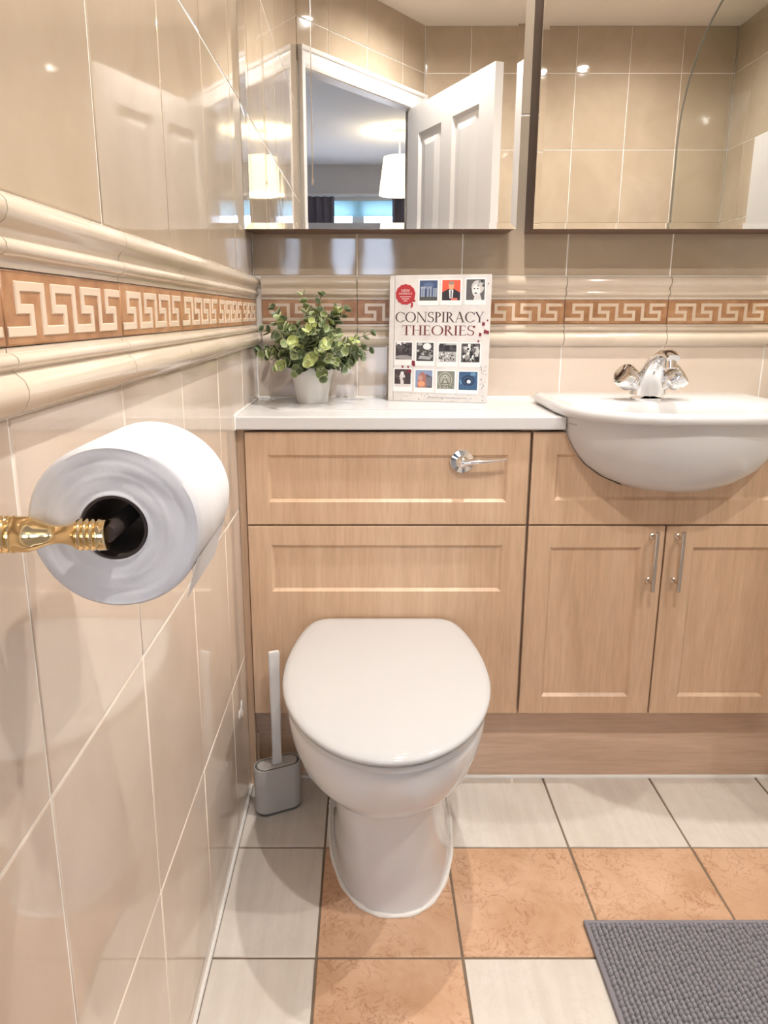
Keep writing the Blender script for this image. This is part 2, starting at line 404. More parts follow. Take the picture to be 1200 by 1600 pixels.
structure('trim_6', tube(BM(), [(XL+0.002, YB-0.002, CEIL*0+0.86), (XL+0.002, YB-0.002, DV0)], 0.0028, 8), M['silicone'], smooth=True)
structure('trim_7', tube(BM(), [(XL+0.0012, 1.384, 0.832), (XL+0.0012, 1.384, 0.858), (XL+0.0012, 1.40, 0.8605), (XL+0.0012, YB-0.004, 0.8605)], 0.0028, 8), M['silicone'], smooth=True)
sm = BM(); rs = random.Random(11)
for k in range(7):
    cy_, cz_ = 1.325+rs.uniform(-.016, .022), 0.238+rs.uniform(-.016, .016)
    loft(sm, [[(XL+d_, cy_+q_*math.cos(2*PI*i/9)*rs.uniform(.8, 1.2), cz_+q_*math.sin(2*PI*i/9)*rs.uniform(.8, 1.2)) for i in range(9)] for d_, q_ in ((-0.0005, 0.009), (0.0012, 0.007), (0.0018, 0.003))])
o = obj('sealant_smear', sm, M['silicone'], wl, smooth=True); o['kind'] = 'stuff'

# ------------------------------------------------------------------ door frame and door
bm = BM()
dbox(bm, OP0-0.02, OP0, -TD-0.003, 0.004, 0, OPZ); dbox(bm, OP1, OP1+0.02, -TD-0.003, 0.004, 0, OPZ); dbox(bm, OP0-0.02, OP1+0.02, -TD-0.003, 0.004, OPZ, OPZ+0.02)
df = structure('trim_4', bm, M['white_paint'])
ARCH = [(0.0, 0.006), (0.012, 0.012), (0.020, 0.010), (0.030, 0.012), (0.044, 0.018), (0.052, 0.015), (0.058, 0.022), (0.070, 0.024), (0.072, 0.0)]
def arch_path(bm, pts_uz, outs):
    rings = []
    for (u, z), (ou, oz) in zip(pts_uz, outs):
        rings.append([dpt(u+ou*w, 0.002+t, z+oz*w) for w, t in [(0.0, 0.0)]+ARCH])
    return loft(bm, rings)
bm = arch_path(BM(), [(OP0-0.004, 0), (OP0-0.004, OPZ+0.004), (OP1+0.004, OPZ+0.004), (OP1+0.004, 0)], [(-0.5, 0), (-0.5, 1), (1, 1), (1, 0)])
structure('trim_5', bm, M['white_paint'], smooth=True, angle=50)

hinge = Vector((0.195, -0.325, 0.0)); free = Vector((0.484, 0.324, 0.0))
hd = (free-hinge); DW = hd.length; hd.normalize(); hn = Vector((-hd.y, hd.x, 0))      # hn faces the mirrors
dr = setp(bpy.data.objects.new('door_1', None), kind='structure'); C.objects.link(dr); dr.location = hinge
def hpt(u, n_, z): return hinge + hd*u + hn*n_ + Vector((0, 0, z))
def hbox(bm, u0, u1, n0, n1, z0, z1):
    return loft(bm, [[hpt(u, n_, z) for u, n_ in ((u0, n0), (u1, n0), (u1, n1), (u0, n1))] for z in (z0, z1)])
DH = 1.98; st = 0.105
rects = []
for c in (0, 1):
    u0 = st + c*(DW-st+0.045)/2 if c else st
    u0 = st if c == 0 else DW/2+0.045
    u1 = DW/2-0.045 if c == 0 else DW-st
    rects += [(u0, u1, 0.20, 0.80), (u0, u1, 0.97, 1.86)]
us_ = sorted({0, DW} | {r[0] for r in rects} | {r[1] for r in rects}); zs_ = sorted({0.008, DH} | {r[2] for r in rects} | {r[3] for r in rects})
bm = BM()
for side in (0.0, -0.036):
    vs = {}
    def V(u, n_, z):
        k = (round(u, 5), round(n_, 5), round(z, 5))
        if k not in vs: vs[k] = bm.verts.new(hpt(u, n_, z))
        return vs[k]
    for a, b in zip(us_, us_[1:]):
        for c, d in zip(zs_, zs_[1:]):
            if (a, b, c, d) in rects:
                sg = -1 if side == 0 else 1
                steps = [(0, 0), (0.016, 0.010), (0.022, 0.010), (0.062, 0.003)]
                rr = [[V(a+i, side+sg*q, c+i), V(b-i, side+sg*q, c+i), V(b-i, side+sg*q, d-i), V(a+i, side+sg*q, d-i)] for i, q in steps]
                for p, q in zip(rr, rr[1:]):
                    for k in range(4): bm.faces.new((p[k], p[(k+1) % 4], q[(k+1) % 4], q[k]))
                bm.faces.new(rr[-1])
            else: bm.faces.new((V(a, side, c), V(b, side, c), V(b, side, d), V(a, side, d)))
for (u0, u1, z0, z1) in ((0, 0, 0.008, DH), (DW, DW, 0.008, DH)):
    bm.faces.new([bm.verts.new(hpt(u0, n_, z)) for n_, z in ((0, z0), (-0.036, z0), (-0.036, z1), (0, z1))])
for z in (0.008, DH):
    bm.faces.new([bm.verts.new(hpt(u, n_, z)) for u, n_ in ((0, 0), (DW, 0), (DW, -0.036), (0, -0.036))])
bmesh.ops.remove_doubles(bm, verts=bm.verts, dist=1e-5)
obj('leaf', bm, M['white_paint'], dr)
bm = BM(); lathe(bm, hpt(DW-0.06, 0.0, 1.0), hn, [(0, 0.025), (0.006, 0.025), (0.008, 0.01), (0.04, 0.009), (0.05, 0.012)], 20)
tube(bm, [hpt(DW-0.06, 0.045, 1.0), hpt(DW-0.12, 0.047, 1.0), hpt(DW-0.17, 0.045, 1.0)], 0.008)
obj('door_handle', bm, M['chrome'], dr, smooth=True)

# ------------------------------------------------------------------ bedroom beyond the doorway (seen in the mirrors)
BX0, BX1, BY0, BY1 = -2.2, 2.2, -3.50, 0.36
DAo, DBo = DA - dn*T, DB - dn*T
bpoly = [(BX0, BY0), (BX1, BY0), (BX1, YR-0.052), (eB.x, YR-0.052), (eB.x-0.002, eB.y), (eA.x-0.002, eA.y-0.002), (XL-0.052, 0.25), (XL-0.052, BY1), (BX0, BY1)]
structure('floor_bedroom', prism(BM(), bpoly, -0.08, 0.0), M['carpet'])
structure('ceiling_bedroom', prism(BM(), bpoly, CEIL, CEIL+0.05), M['bed_ceil'])
structure('wall_bedroom_left', boxbm(BX0-T, BX0, BY0-T, BY1+T, 0, CEIL), M['bed_wall'])
structure('wall_bedroom_right', boxbm(BX1, BX1+T, BY0-T, YR, 0, CEIL), M['bed_wall'])
structure('wall_bedroom_near', boxbm(BX0, XL-T, BY1, BY1+T, 0, CEIL), M['bed_wall'])
structure('wall_bedroom_side', boxbm(XR+T, BX1, YR-T, YR, 0, CEIL), M['bed_wall'])
WX0, WX1, WZ0, WZ1 = -1.30, 1.20, 0.45, 2.10
bm = BM(); box(bm, BX0, WX0, BY0-T, BY0, 0, CEIL); box(bm, WX1, BX1, BY0-T, BY0, 0, CEIL); box(bm, WX0, WX1, BY0-T, BY0, 0, WZ0); box(bm, WX0, WX1, BY0-T, BY0, WZ1, CEIL)
structure('wall_bedroom_window', bm, M['bed_wall'])
wn = setp(bpy.data.objects.new('window_1', None), kind='structure'); C.objects.link(wn); wn.location = (0, BY0-0.05, WZ0)
fy0, fy1 = BY0-0.085, BY0-0.025
bm = BM(); box(bm, WX0, WX0+0.06, fy0, fy1, WZ0, WZ1); box(bm, WX1-0.06, WX1, fy0, fy1, WZ0, WZ1); box(bm, WX0+0.06, WX1-0.06, fy0, fy1, WZ0, WZ0+0.06); box(bm, WX0+0.06, WX1-0.06, fy0, fy1, WZ1-0.06, WZ1)
obj('window_frame', bm, M['white_paint'], wn)
mulls = [(-0.72, -0.64), (-0.125, -0.02), (0.56, 0.64)]
for a, b in mulls: obj('mullion', boxbm(a, b, fy0, fy1, WZ0+0.06, WZ1-0.06), M['white_paint'], wn)
edges = [WX0+0.06] + [q for ab in mulls for q in ab] + [WX1-0.06]
for a, b in zip(edges[::2], edges[1::2]): obj('pane', boxbm(a, b, BY0-0.058, BY0-0.052, WZ0+0.06, WZ1-0.06), M['glass'], wn)
obj('window_sill', boxbm(WX0-0.04, WX1+0.04, BY0, BY0+0.12, WZ0-0.03, WZ0), M['white_paint'], wn)
bd = thing('roller_blind', 'pale blue roller blind drawn part way down the bedroom window in the left mirror', 'blind', (0, BY0+0.02, 2.07))
obj('blind_cloth', boxbm(-1.2, 1.1, BY0+0.018, BY0+0.020, 1.93, 2.06), M['blind'], bd)
obj('blind_roller', lathe(BM(), (-1.21, BY0+0.025, 2.07), (1, 0, 0), [(0, 0.018), (2.32, 0.018)], 16), M['white_paint'], bd, smooth=True)
obj('bottom_bar', boxbm(-1.2, 1.1, BY0+0.012, BY0+0.026, 1.922, 1.932), M['blind'], bd)
def curtain(x0, x1, label):
    t = thing('curtain', label, 'curtain', ((x0+x1)/2, BY0+0.07, 0.2), 'curtains at the bedroom window')
    bm = BM(); n = 60; f, b = [], []
    for i in range(n+1):
        s = i/n; x = x0+(x1-x0)*s; y = BY0+0.085+0.022*math.sin(s*PI*2*5.5)+0.006*math.sin(s*31)
        f.append((x, y)); b.append((x, y-0.004))
    prism(bm, f+b[::-1], 0.2, 2.08)
    obj('cloth', bm, M['curtain'], t, smooth=True, angle=60)
curtain(-0.66, -0.285, 'charcoal gathered curtain left of the blue blind in the left mirror')
curtain(0.235, 0.62, 'charcoal gathered curtain behind the white lampshade, right of the blue blind in the left mirror')
setp(obj('curtain_pole', lathe(BM(), (-0.85, BY0+0.085, 2.095), (1, 0, 0), [(0, 0.02), (0.03, 0.02), (0.03, 0.011), (1.57, 0.011), (1.57, 0.02), (1.6, 0.02)], 14), M['white_paint'], smooth=True),
     'white curtain pole over the bedroom window in the left mirror', 'curtain pole')
LX, LY = 0.247, -2.31
pl = thing('pendant_lamp', 'lit white tapered pendant lampshade on the bedroom ceiling, seen in the left mirror', 'lamp', (LX, LY, CEIL))
obj('ceiling_rose', lathe(BM(), (LX, LY, CEIL), (0, 0, -1), [(0, 0.05), (0.015, 0.048), (0.025, 0.03), (0.03, 0.012)], 24), M['white_paint'], pl, smooth=True)
obj('cord', lathe(BM(), (LX, LY, CEIL-0.03), (0, 0, -1), [(0, 0.006), (0.15, 0.006)], 10), M['white_paint'], pl, smooth=True)
obj('lamp_shade', lathe(BM(), (LX, LY, CEIL-0.18), (0, 0, -1), [(0, 0.118), (0.26, 0.152), (0.26, 0.149), (0.002, 0.115)], 40, False, False), M['shade'], pl, smooth=True, angle=60)
bulb = obj('bulb', lathe(BM(), (LX, LY, CEIL-0.18), (0, 0, -1), [(0, 0.015), (0.03, 0.016), (0.06, 0.03), (0.09, 0.03), (0.11, 0.012)], 16), emit('bulb glow', (1, 0.82, 0.55), 20), pl, smooth=True)
ld = bpy.data.lights.new('pendant_light', 'POINT'); ld.energy = PENDANT_W; ld.color = PENDANT_COL; ld.shadow_soft_size = 0.04
lo = bpy.data.objects.new('pendant_light', ld); C.objects.link(lo); lo.parent = pl; lo.location = (0, 0, -0.31)

# ------------------------------------------------------------------ downlights
DLAB = ['recessed chrome downlight over the toilet and counter, in front of the gap between mirrors', 'recessed chrome downlight nearest the basin and its taps',
        'recessed chrome downlight above the floor in front of the toilet', 'recessed chrome downlight above the bath mat']
for (x, y), lb in zip(DOWNLIGHTS, DLAB):
    t = thing('downlight', lb, 'light', (x, y, CEIL), 'ceiling downlights')
    obj('ring', lathe(BM(), (x, y, CEIL), (0, 0, -1), [(0, 0.042), (0.004, 0.041), (0.006, 0.036), (0.004, 0.030), (0.0, 0.029)], 28, False, False), M['chrome'], t, smooth=True)
    obj('lens', lathe(BM(), (x, y, CEIL), (0, 0, -1), [(0, 0.0285), (0.002, 0.0285)], 24), M['lamp'], t)
    ld = bpy.data.lights.new('downlight_beam', 'SPOT'); ld.energy = DOWN_W; ld.color = DOWN_COL; ld.shadow_soft_size = 0.018; ld.spot_size = math.radians(165); ld.spot_blend = 1.0
    lo = bpy.data.objects.new('downlight_beam', ld); C.objects.link(lo); lo.parent = t; lo.location = (0, 0, -0.012)
pc = thing('light_pull', 'thin pull cord hanging by the door, seen in the left mirror', 'pull cord', (-0.185, 0.62, CEIL))
obj('switch_box', lathe(BM(), (-0.185, 0.62, CEIL), (0, 0, -1), [(0, 0.04), (0.02, 0.04), (0.028, 0.03)], 24), M['white_paint'], pc, smooth=True)
obj('pull_string', lathe(BM(), (-0.185, 0.62, CEIL-0.028), (0, 0, -1), [(0, 0.0016), (0.83, 0.0016)], 8), M['steel'], pc, smooth=True)
obj('pull_knob', lathe(BM(), (-0.185, 0.62, CEIL-0.85), (0, 0, -1), [(0, 0.002), (0.004, 0.0035), (0.012, 0.0035), (0.015, 0.002)], 14), M['steel'], pc, smooth=True)

# ------------------------------------------------------------------ mirror cabinets
def mirror_cabinet(x0, x1, label):
    z0, z1, y0 = 1.240, 1.93, 1.600
    t = thing('mirror_cabinet', label, 'cabinet', ((x0+x1)/2, YB, z0))
    bm = BM(); box(bm, x0+0.002, x1-0.002, y0+0.012, YB-0.001, z0, z1, 0.0015, 1)
    obj('carcass', bm, M['brown'], t)
    obj('door_backing', boxbm(x0, x1, y0+0.0045, y0+0.0115, z0, z1, bev=0.001, seg=1), M['brown'], t)
    bm = BM(); b, e = 0.013, 0.00052
    r0 = [(x0, y0+0.0042, z0), (x1, y0+0.0042, z0), (x1, y0+0.0042, z1), (x0, y0+0.0042, z1)]
    r1 = [(x0, y0-e, z0), (x1, y0-e, z0), (x1, y0-e, z1), (x0, y0-e, z1)]
    r2 = [(x0+b, y0, z0+b), (x1-b, y0, z0+b), (x1-b, y0, z1-b), (x0+b, y0, z1-b)]
    loft(bm, [r0, r1, r2]); obj('mirror_door', bm, M['mirror'], t)
    return t
mirror_cabinet(-0.2645, 0.327, 'frameless mirror cabinet hung above the potted plant and the book')
mirror_cabinet(0.3645, 0.955, 'frameless mirror cabinet hung above the basin and tap')

# ------------------------------------------------------------------ fitted furniture
CF = 1.395                                                      # door fronts
def panel(bm, x0, x1, z0, z1, rx0, rx1, rz0, rz1, depth=0.006, slope=0.006, th=0.018, y=CF, edge=0.0012):
    A = lambda x0, x1, z0, z1, y: [(x0, y, z0), (x1, y, z0), (x1, y, z1), (x0, y, z1)]
    out = [A(x0, x1, z0, z1, y+th), A(x0, x1, z0, z1, y+edge), A(x0+edge, x1-edge, z0+edge, z1-edge, y)]
    inn = [A(rx0, rx1, rz0, rz1, y), A(rx0+slope, rx1-slope, rz0+slope, rz1-slope, y+depth)]
    return loft(bm, out+inn)
wc = thing('toilet_unit', 'light maple back to wall cabinet behind the toilet with a chrome flush lever', 'cabinet', (0.04, 1.55, 0))
obj('side_panel', boxbm(-0.250, -0.234, CF+0.019, YB-0.004, 0.192, 0.830), M['carcass'], wc)
obj('side_panel', boxbm(0.319, 0.334, CF+0.019, YB-0.004, 0.192, 0.830), M['carcass'], wc)
obj('filler_strip', boxbm(XL+0.0004, -0.2505, CF+0.014, CF+0.030, 0.0, 0.8305), M['maple'], wc)
obj('cistern_panel', panel(BM(), -0.247, 0.3335, 0.6310, 0.826, -0.202, 0.290, 0.679, 0.779), M['maple'], wc)
obj('pan_panel', panel(BM(), -0.247, 0.3335, 0.1925, 0.6275, -0.200, 0.287, 0.482, 0.586), M['maple'], wc)
lv = obj('flush_lever', lathe(BM(), (0.196, CF+0.0045, 0.766), (0, -1, 0), [(0, 0.0255), (0.0045, 0.0255), (0.0075, 0.0235), (0.009, 0.0150), (0.0095, 0.0125), (0.020, 0.0100), (0.024, 0.0055), (0.025, 0.001)], 36), M['chrome'], wc, smooth=True)
bm = BM(); tube(bm, [(0.196, CF-0.016, 0.7655), (0.215, CF-0.019, 0.767), (0.250, CF-0.020, 0.7695), (0.283, CF-0.019, 0.7735)], [0.0052, 0.0045, 0.0034, 0.0028], 10)
obj('lever_arm', bm, M['chrome'], lv, smooth=True)
bu = thing('basin_unit', 'light maple vanity cabinet with two doors under the basin', 'cabinet', (0.627, 1.55, 0))
obj('side_panel', boxbm(0.3375, 0.352, CF+0.019, YB-0.004, 0.192, 0.830), M['carcass'], bu)
obj('side_panel', boxbm(0.903, 0.918, CF+0.019, YB-0.004, 0.192, 0.830), M['carcass'], bu)
obj('bottom_panel', boxbm(0.3525, 0.9025, CF+0.019, YB-0.004, 0.192, 0.208), M['carcass'], bu)
fas = obj('fascia_panel', panel(BM(), 0.3395, 0.918, 0.6310, 0.826, 0.389, 0.868, 0.683, 0.780), M['maple'], bu)
def bar_handle(d, x):
    bm = BM(); lathe(bm, (x, CF-0.028, 0.492), (0, 0, 1), [(0, 0.0035), (0.001, 0.0045), (0.130, 0.0045), (0.131, 0.0035)], 16)
    for z in (0.5085, 0.6065): lathe(bm, (x, CF, z), (0, -1, 0), [(0, 0.0062), (0.003, 0.0062), (0.005, 0.0036), (0.028, 0.0036)], 14)
    obj('bar_handle', bm, M['steel'], d, smooth=True)
d1 = obj('door', panel(BM(), 0.3395, 0.6255, 0.1925, 0.6275, 0.387, 0.578, 0.234, 0.581), M['maple'], bu); bar_handle(d1, 0.5985)
d2 = obj('door', panel(BM(), 0.6290, 0.9180, 0.1925, 0.6275, 0.687, 0.876, 0.234, 0.581), M['maple'], bu); bar_handle(d2, 0.6525)
setp(obj('plinth', boxbm(XL+0.003, 0.984, 1.4415, 1.458, 0.0, 0.1900), M['plinth']), 'maple plinth board along the floor under both cabinets', 'plinth')
# counter
CT, CB = 0.859, 0.832
ct = thing('countertop', 'white laminate counter carrying the potted plant and the book', 'counter', (0.3, 1.54, CT))
top = obj('worktop', boxbm(XL+0.0005, 0.930, 1.385, YB-0.0015, CB, CT, bev=0.003, seg=2), M['laminate'], ct)
bm = BM(); rr = 0.02; poly = []
x0, x1, y0, y1 = -0.195, 0.287, 1.482, 1.688
for cx, cy, a in ((x1-rr, y1-rr, 0), (x0+rr, y1-rr, 90), (x0+rr, y0+rr, 180), (x1-rr, y0+rr, 270)):
    for k in range(6): poly.append((cx+rr*math.cos(math.radians(a+18*k)), cy+rr*math.sin(math.radians(a+18*k))))
prism(bm, poly, CT, CT+0.0028)
obj('access_panel', bm, M['laminate'], ct)

# ------------------------------------------------------------------ basin
BXc = 0.627
def basin_ring(hw, yf, yb, z, yc=None, n=40, p=2.0, cr=0.03):
    pts = []; yc = yc if yc is not None else yb - (yb-yf)*0.45
    for i in range(n+1):                                        # front arc from left to right
        a = PI + PI*i/n
        cx, sy = math.cos(a), math.sin(a)
        pts.append((BXc + hw*math.copysign(abs(cx)**(2/p), cx), yc - (yc-yf)*abs(sy)**(2/p), z))
    for k in range(7):
        a = k/6*PI/2
        pts.append((BXc+hw-cr+cr*math.cos(a), yb-cr+cr*math.sin(a), z))
    for k in range(7):
        a = PI/2 + k/6*PI/2
        pts.append((BXc-hw+cr+cr*math.cos(a), yb-cr+cr*math.sin(a), z))
    return pts
def basin_outer(grow=0.0):
    g = grow
    return [basin_ring(0.232+g, 1.262-g, 1.60, 0.862, 1.44, p=2.3), basin_ring(0.228+g, 1.263-g, 1.59, 0.845, 1.43, p=2.2), basin_ring(0.222+g, 1.266-g, 1.575, 0.820, 1.425, p=2.1),
            basin_ring(0.206+g, 1.274-g, 1.56, 0.790, 1.42), basin_ring(0.180+g, 1.288-g, 1.54, 0.760-g, 1.42), basin_ring(0.145+g, 1.308-g, 1.52, 0.735-g, 1.42), basin_ring(0.105+g, 1.333-g, 1.50, 0.717-g, 1.42), basin_ring(0.05+g, 1.37-g, 1.47, 0.709-g, 1.42, cr=0.02)]
cut(fas, loft(BM(), [[(x, y, z-(fas.parent.location.z)) if 0 else (x, y, z) for x, y, z in r] for r in ([[(q[0], q[1], 0.90) for q in basin_outer(0.0012)[0]]]+basin_outer(0.0012))]))
hole = [[(q[0], q[1], z) for q in basin_outer(0.0012)[0]] for z in (0.90, 0.80)]
cut(top, loft(BM(), hole))
bs = thing('basin', 'white ceramic semi recessed basin with a rounded bowl', 'basin', (BXc, 1.45, CT))
bm = BM()
inner = [basin_ring(0.239, 1.248, 1.625, 0.8815, 1.44, p=2.5), basin_ring(0.234, 1.254, 1.62, 0.8825, 1.44, p=2.5),
         basin_ring(0.205, 1.272, 1.455, 0.8790, 1.40, p=2.2), basin_ring(0.200, 1.277, 1.450, 0.875, 1.40, p=2.2), basin_ring(0.190, 1.287, 1.445, 0.855, 1.40), basin_ring(0.165, 1.302, 1.44, 0.805, 1.39), basin_ring(0.12, 1.328, 1.43, 0.765, 1.39), basin_ring(0.05, 1.37, 1.415, 0.752, 1.395, cr=0.015)]
outer = basin_outer()
rim = [basin_ring(0.236, 1.250, 1.622, 0.8605, 1.44, p=2.5), basin_ring(0.241, 1.245, 1.627, 0.865, 1.44, p=2.5), basin_ring(0.2425, 1.2435, 1.6285, 0.873, 1.44, p=2.5)]
loft(bm, outer[::-1]+rim+inner)
obj('bowl', bm, M['ceramic'], bs, smooth=True, angle=60)
obj('overflow', lathe(BM(), (0.600, 1.449, 0.852), (0, -1, 0.25), [(-0.002, 0.011), (0.0015, 0.011), (0.003, 0.008), (0.0015, 0.006)], 20), M['chrome'], bs, smooth=True)
obj('drain', lathe(BM(), (BXc, 1.392, 0.7515), (0, 0, 1), [(0, 0.022), (0.003, 0.022), (0.004, 0.015), (0.002, 0.010)], 24), M['chrome'], bs, smooth=True)
bm = BM(); mk = random.Random(5)
def bpt(a, z): 
    hw_, yf_, yc_, p_ = 0.2284, 1.2627, 1.430, 2.2
    return Vector((BXc+hw_*math.copysign(abs(math.cos(a))**(2/p_), math.cos(a)), yc_-(yc_-yf_)*abs(math.sin(a))**(2/p_), z))
for k in range(5):
    a0 = 3.40+k*0.030
    for da, z0_, z1_ in ((0.0, 0.8445, 0.8492), (0.012, 0.8455+0.001*(k % 2), 0.8485)):
        bm.faces.new([bm.verts.new(bpt(a0+da+q, z_)) for q, z_ in ((0, z0_), (0.007, z0_), (0.007, z1_), (0, z1_))])
o = obj('printed_mark', bm, M['dark_plastic'], bs); o['kind'] = 'stuff'
def text_mesh(s, size, m, name, parent, loc, rot, align='CENTER', sx=1.0):
    cu = bpy.data.curves.new('t', 'FONT'); cu.body = s; cu.size = size; cu.align_x = align; cu.extrude = 0.00005
    o = bpy.data.objects.new('t', cu); C.objects.link(o); bpy.context.view_layer.update()
    me = bpy.data.meshes.new_from_object(o.evaluated_get(bpy.context.evaluated_depsgraph_get())); me.name = name
    bpy.data.objects.remove(o)
    me.materials.clear(); me.materials.append(m)
    q = bpy.data.objects.new(name, me); C.objects.link(q); q.parent = parent; q.location = loc; q.rotation_euler = rot; q.scale = (sx, 1, 1)
    return q
# tap
TX, TY, TZ = 0.604, 1.500, 0.8805
tp = thing('mixer_tap', 'chrome mixer tap with two ribbed cross heads standing on the basin', 'tap', (TX, TY, TZ))
def ell(c, d, rx, ry, n=24):                                    # ellipse in the plane across d
    d, u, v = frame_of(d); return [Vector(c)+u*rx*math.cos(2*PI*i/n)+v*ry*math.sin(2*PI*i/n) for i in range(n)]
bm = BM()
loft(bm, [ell((TX, TY, TZ-0.0012), (0, 0, 1), 0.037, 0.027), ell((TX, TY, TZ+0.004), (0, 0, 1), 0.037, 0.027), ell((TX, TY, TZ+0.012), (0, -0.1, 1), 0.039, 0.026), ell((TX, TY-0.003, TZ+0.028), (0, -0.3, 1), 0.036, 0.024),
     ell((TX, TY-0.012, TZ+0.050), (0, -0.5, 1), 0.028, 0.020), ell((TX, TY-0.028, TZ+0.072), (0, -0.8, 1), 0.0225, 0.0165), ell((TX, TY-0.050, TZ+0.089), (0, -1, 0.75), 0.0190, 0.0125), ell((TX, TY-0.076, TZ+0.099), (0, -1, 0.25), 0.0170, 0.011),
     ell((TX, TY-0.100, TZ+0.099), (0, -1, -0.15), 0.0150, 0.0105), ell((TX, TY-0.114, TZ+0.093), (0, -1, -0.6), 0.0130, 0.009)])
lathe(bm, (TX, TY-0.100, TZ+0.098), (0, -0.12, -1), [(0, 0.0120), (0.016, 0.0120), (0.0165, 0.0130), (0.024, 0.0130), (0.025, 0.0105), (0.023, 0.009)], 24)
for s in (-1, 1):
    lathe(bm, (TX+s*0.012, TY-0.003, TZ+0.022), (s*0.75, -0.12, 0.5), [(0, 0.017), (0.020, 0.0155), (0.034, 0.0145)], 20)
obj('tap_body', bm, M['chrome'], tp, smooth=True, angle=45)
for s in (-1, 1):
    ax = (s*0.72, -0.34, 0.55); d = Vector(ax).normalized(); p0 = Vector((TX+s*0.036, TY-0.008, TZ+0.036))
    bm = BM(); n = 48; rings = []
    prof = [(0, 0.0145), (0.004, 0.0185), (0.008, 0.0205), (0.010, 0.0205), (0.0105, 0.0192), (0.0125, 0.0192), (0.013, 0.0212), (0.016, 0.0212), (0.0165, 0.0198), (0.0185, 0.0198), (0.019, 0.0218), (0.030, 0.0216), (0.034, 0.0200), (0.036, 0.0165), (0.0345, 0.0120), (0.0335, 0.006), (0.0335, 0.001)]
    dd, u, v = frame_of(d)
    for t, r in [(t_*1.08, r_*1.18) for t_, r_ in prof]:
        rings.append([p0+dd*t+(u*math.cos(2*PI*i/n)+v*math.sin(2*PI*i/n))*(r*(1-(0.035 if (0.0195 < t < 0.036 and (i//3) % 2) else 0))) for i in range(n)])
    loft(bm, rings); obj('tap_head', bm, M['chrome'], tp, smooth=True, angle=35)

# ------------------------------------------------------------------ toilet
TCX = 0.036
def plan(hw, yf, yc, yb, k, z, cx=TCX, n=36, pf=2.0, corner=0.03, cf=0.9):
    pts = []
    # right side from back to widest, front arc, left side
    tc = 1 - corner/(yb-yc)
    side = [(hw*(1-k*t**2.5), yc+(yb-yc)*t) for t in [tc*i/8 for i in range(9)]]
    xe, ye = side[-1]; xb = hw*(1-k)-corner*cf
    cor = []
    for i in range(1, 7):
        a = i/6; q = (1-a)**2; w = 2*a*(1-a); e = a*a
        cor.append((q*xe+w*hw*(1-k)+e*xb, q*ye+w*yb+e*yb))
    right = side+cor
    if cf < 0: right = [(hw*a, yc+(yb-yc)*u) for u, a in ((0, 1), (0.11, 0.999), (0.22, 0.992), (0.38, 0.972), (0.546, 0.940), (0.706, 0.898), (0.80, 0.866), (0.872, 0.832), (0.925, 0.795), (0.96, 0.758), (0.982, 0.718), (0.995, 0.672), (1.0, 0.62), (1.0, 0.45), (1.0, 0.25))]
    for x, y in right[::-1]: pts.append((cx+x, y, z))
    for i in range(1, n):
        a = PI*i/n; c_, s_ = math.cos(a), math.sin(a)
        pts.append((cx+hw*math.copysign(abs(c_)**(2/pf), c_), yc-(yc-yf)*abs(s_)**(2/pf), z))
    for x, y in right: pts.append((cx-x, y, z))
    return pts
tl = thing('toilet', 'white ceramic toilet with its lid closed, standing against the maple cabinet', 'toilet', (TCX, 1.22, 0))
YBK = 1.3915
bm = BM()
secs = [(0.000, 0.127, 1.050, 1.33, 0.0, 0.051, 2.35), (0.004, 0.1265, 1.051, 1.33, 0.0, 0.051, 2.35), (0.06, 0.118, 1.052, 1.32, 0.0, 0.049, 2.4), (0.12, 0.110, 1.052, 1.29, 0.0, 0.046, 2.5), (0.18, 0.1055, 1.050, 1.22, 0.0, 0.041, 2.6), (0.210, 0.105, 1.042, 1.21, 0.0, 0.040, 2.5),
        (0.222, 0.110, 1.030, 1.21, 0.0, 0.039, 2.2), (0.240, 0.125, 1.004, 1.19, 0.02, 0.037, 2.0), (0.267, 0.145, 0.970, 1.17, 0.08, TCX, 2.0), (0.30, 0.160, 0.944, 1.15, 0.14, TCX, 2.0), (0.34, 0.170, 0.924, 1.14, 0.18, TCX, 2.0), (0.375, 0.1745, 0.913, 1.135, 0.20, TCX, 2.0), (0.392, 0.1735, 0.913, 1.135, 0.20, TCX, 2.0), (0.3975, 0.170, 0.917, 1.135, 0.2, TCX, 2.0)]
loft(bm, [plan(hw, yf, yc, YBK, k, z, cx, pf=pf) for z, hw, yf, yc, k, cx, pf in secs])
obj('pan', bm, M['ceramic'], tl, smooth=True, angle=55)
bm = BM()
loft(bm, [plan(0.179, 0.906, 1.165, 1.372, 0.04, 0.398, cf=-1), plan(0.182, 0.902, 1.165, 1.376, 0.04, 0.400, cf=-1), plan(0.1825, 0.9015, 1.165, 1.376, 0.04, 0.4095, cf=-1), plan(0.179, 0.905, 1.165, 1.374, 0.04, 0.4120, cf=-1)])
obj('seat', bm, M['seat_white'], tl, smooth=True, angle=50)
bm = BM()
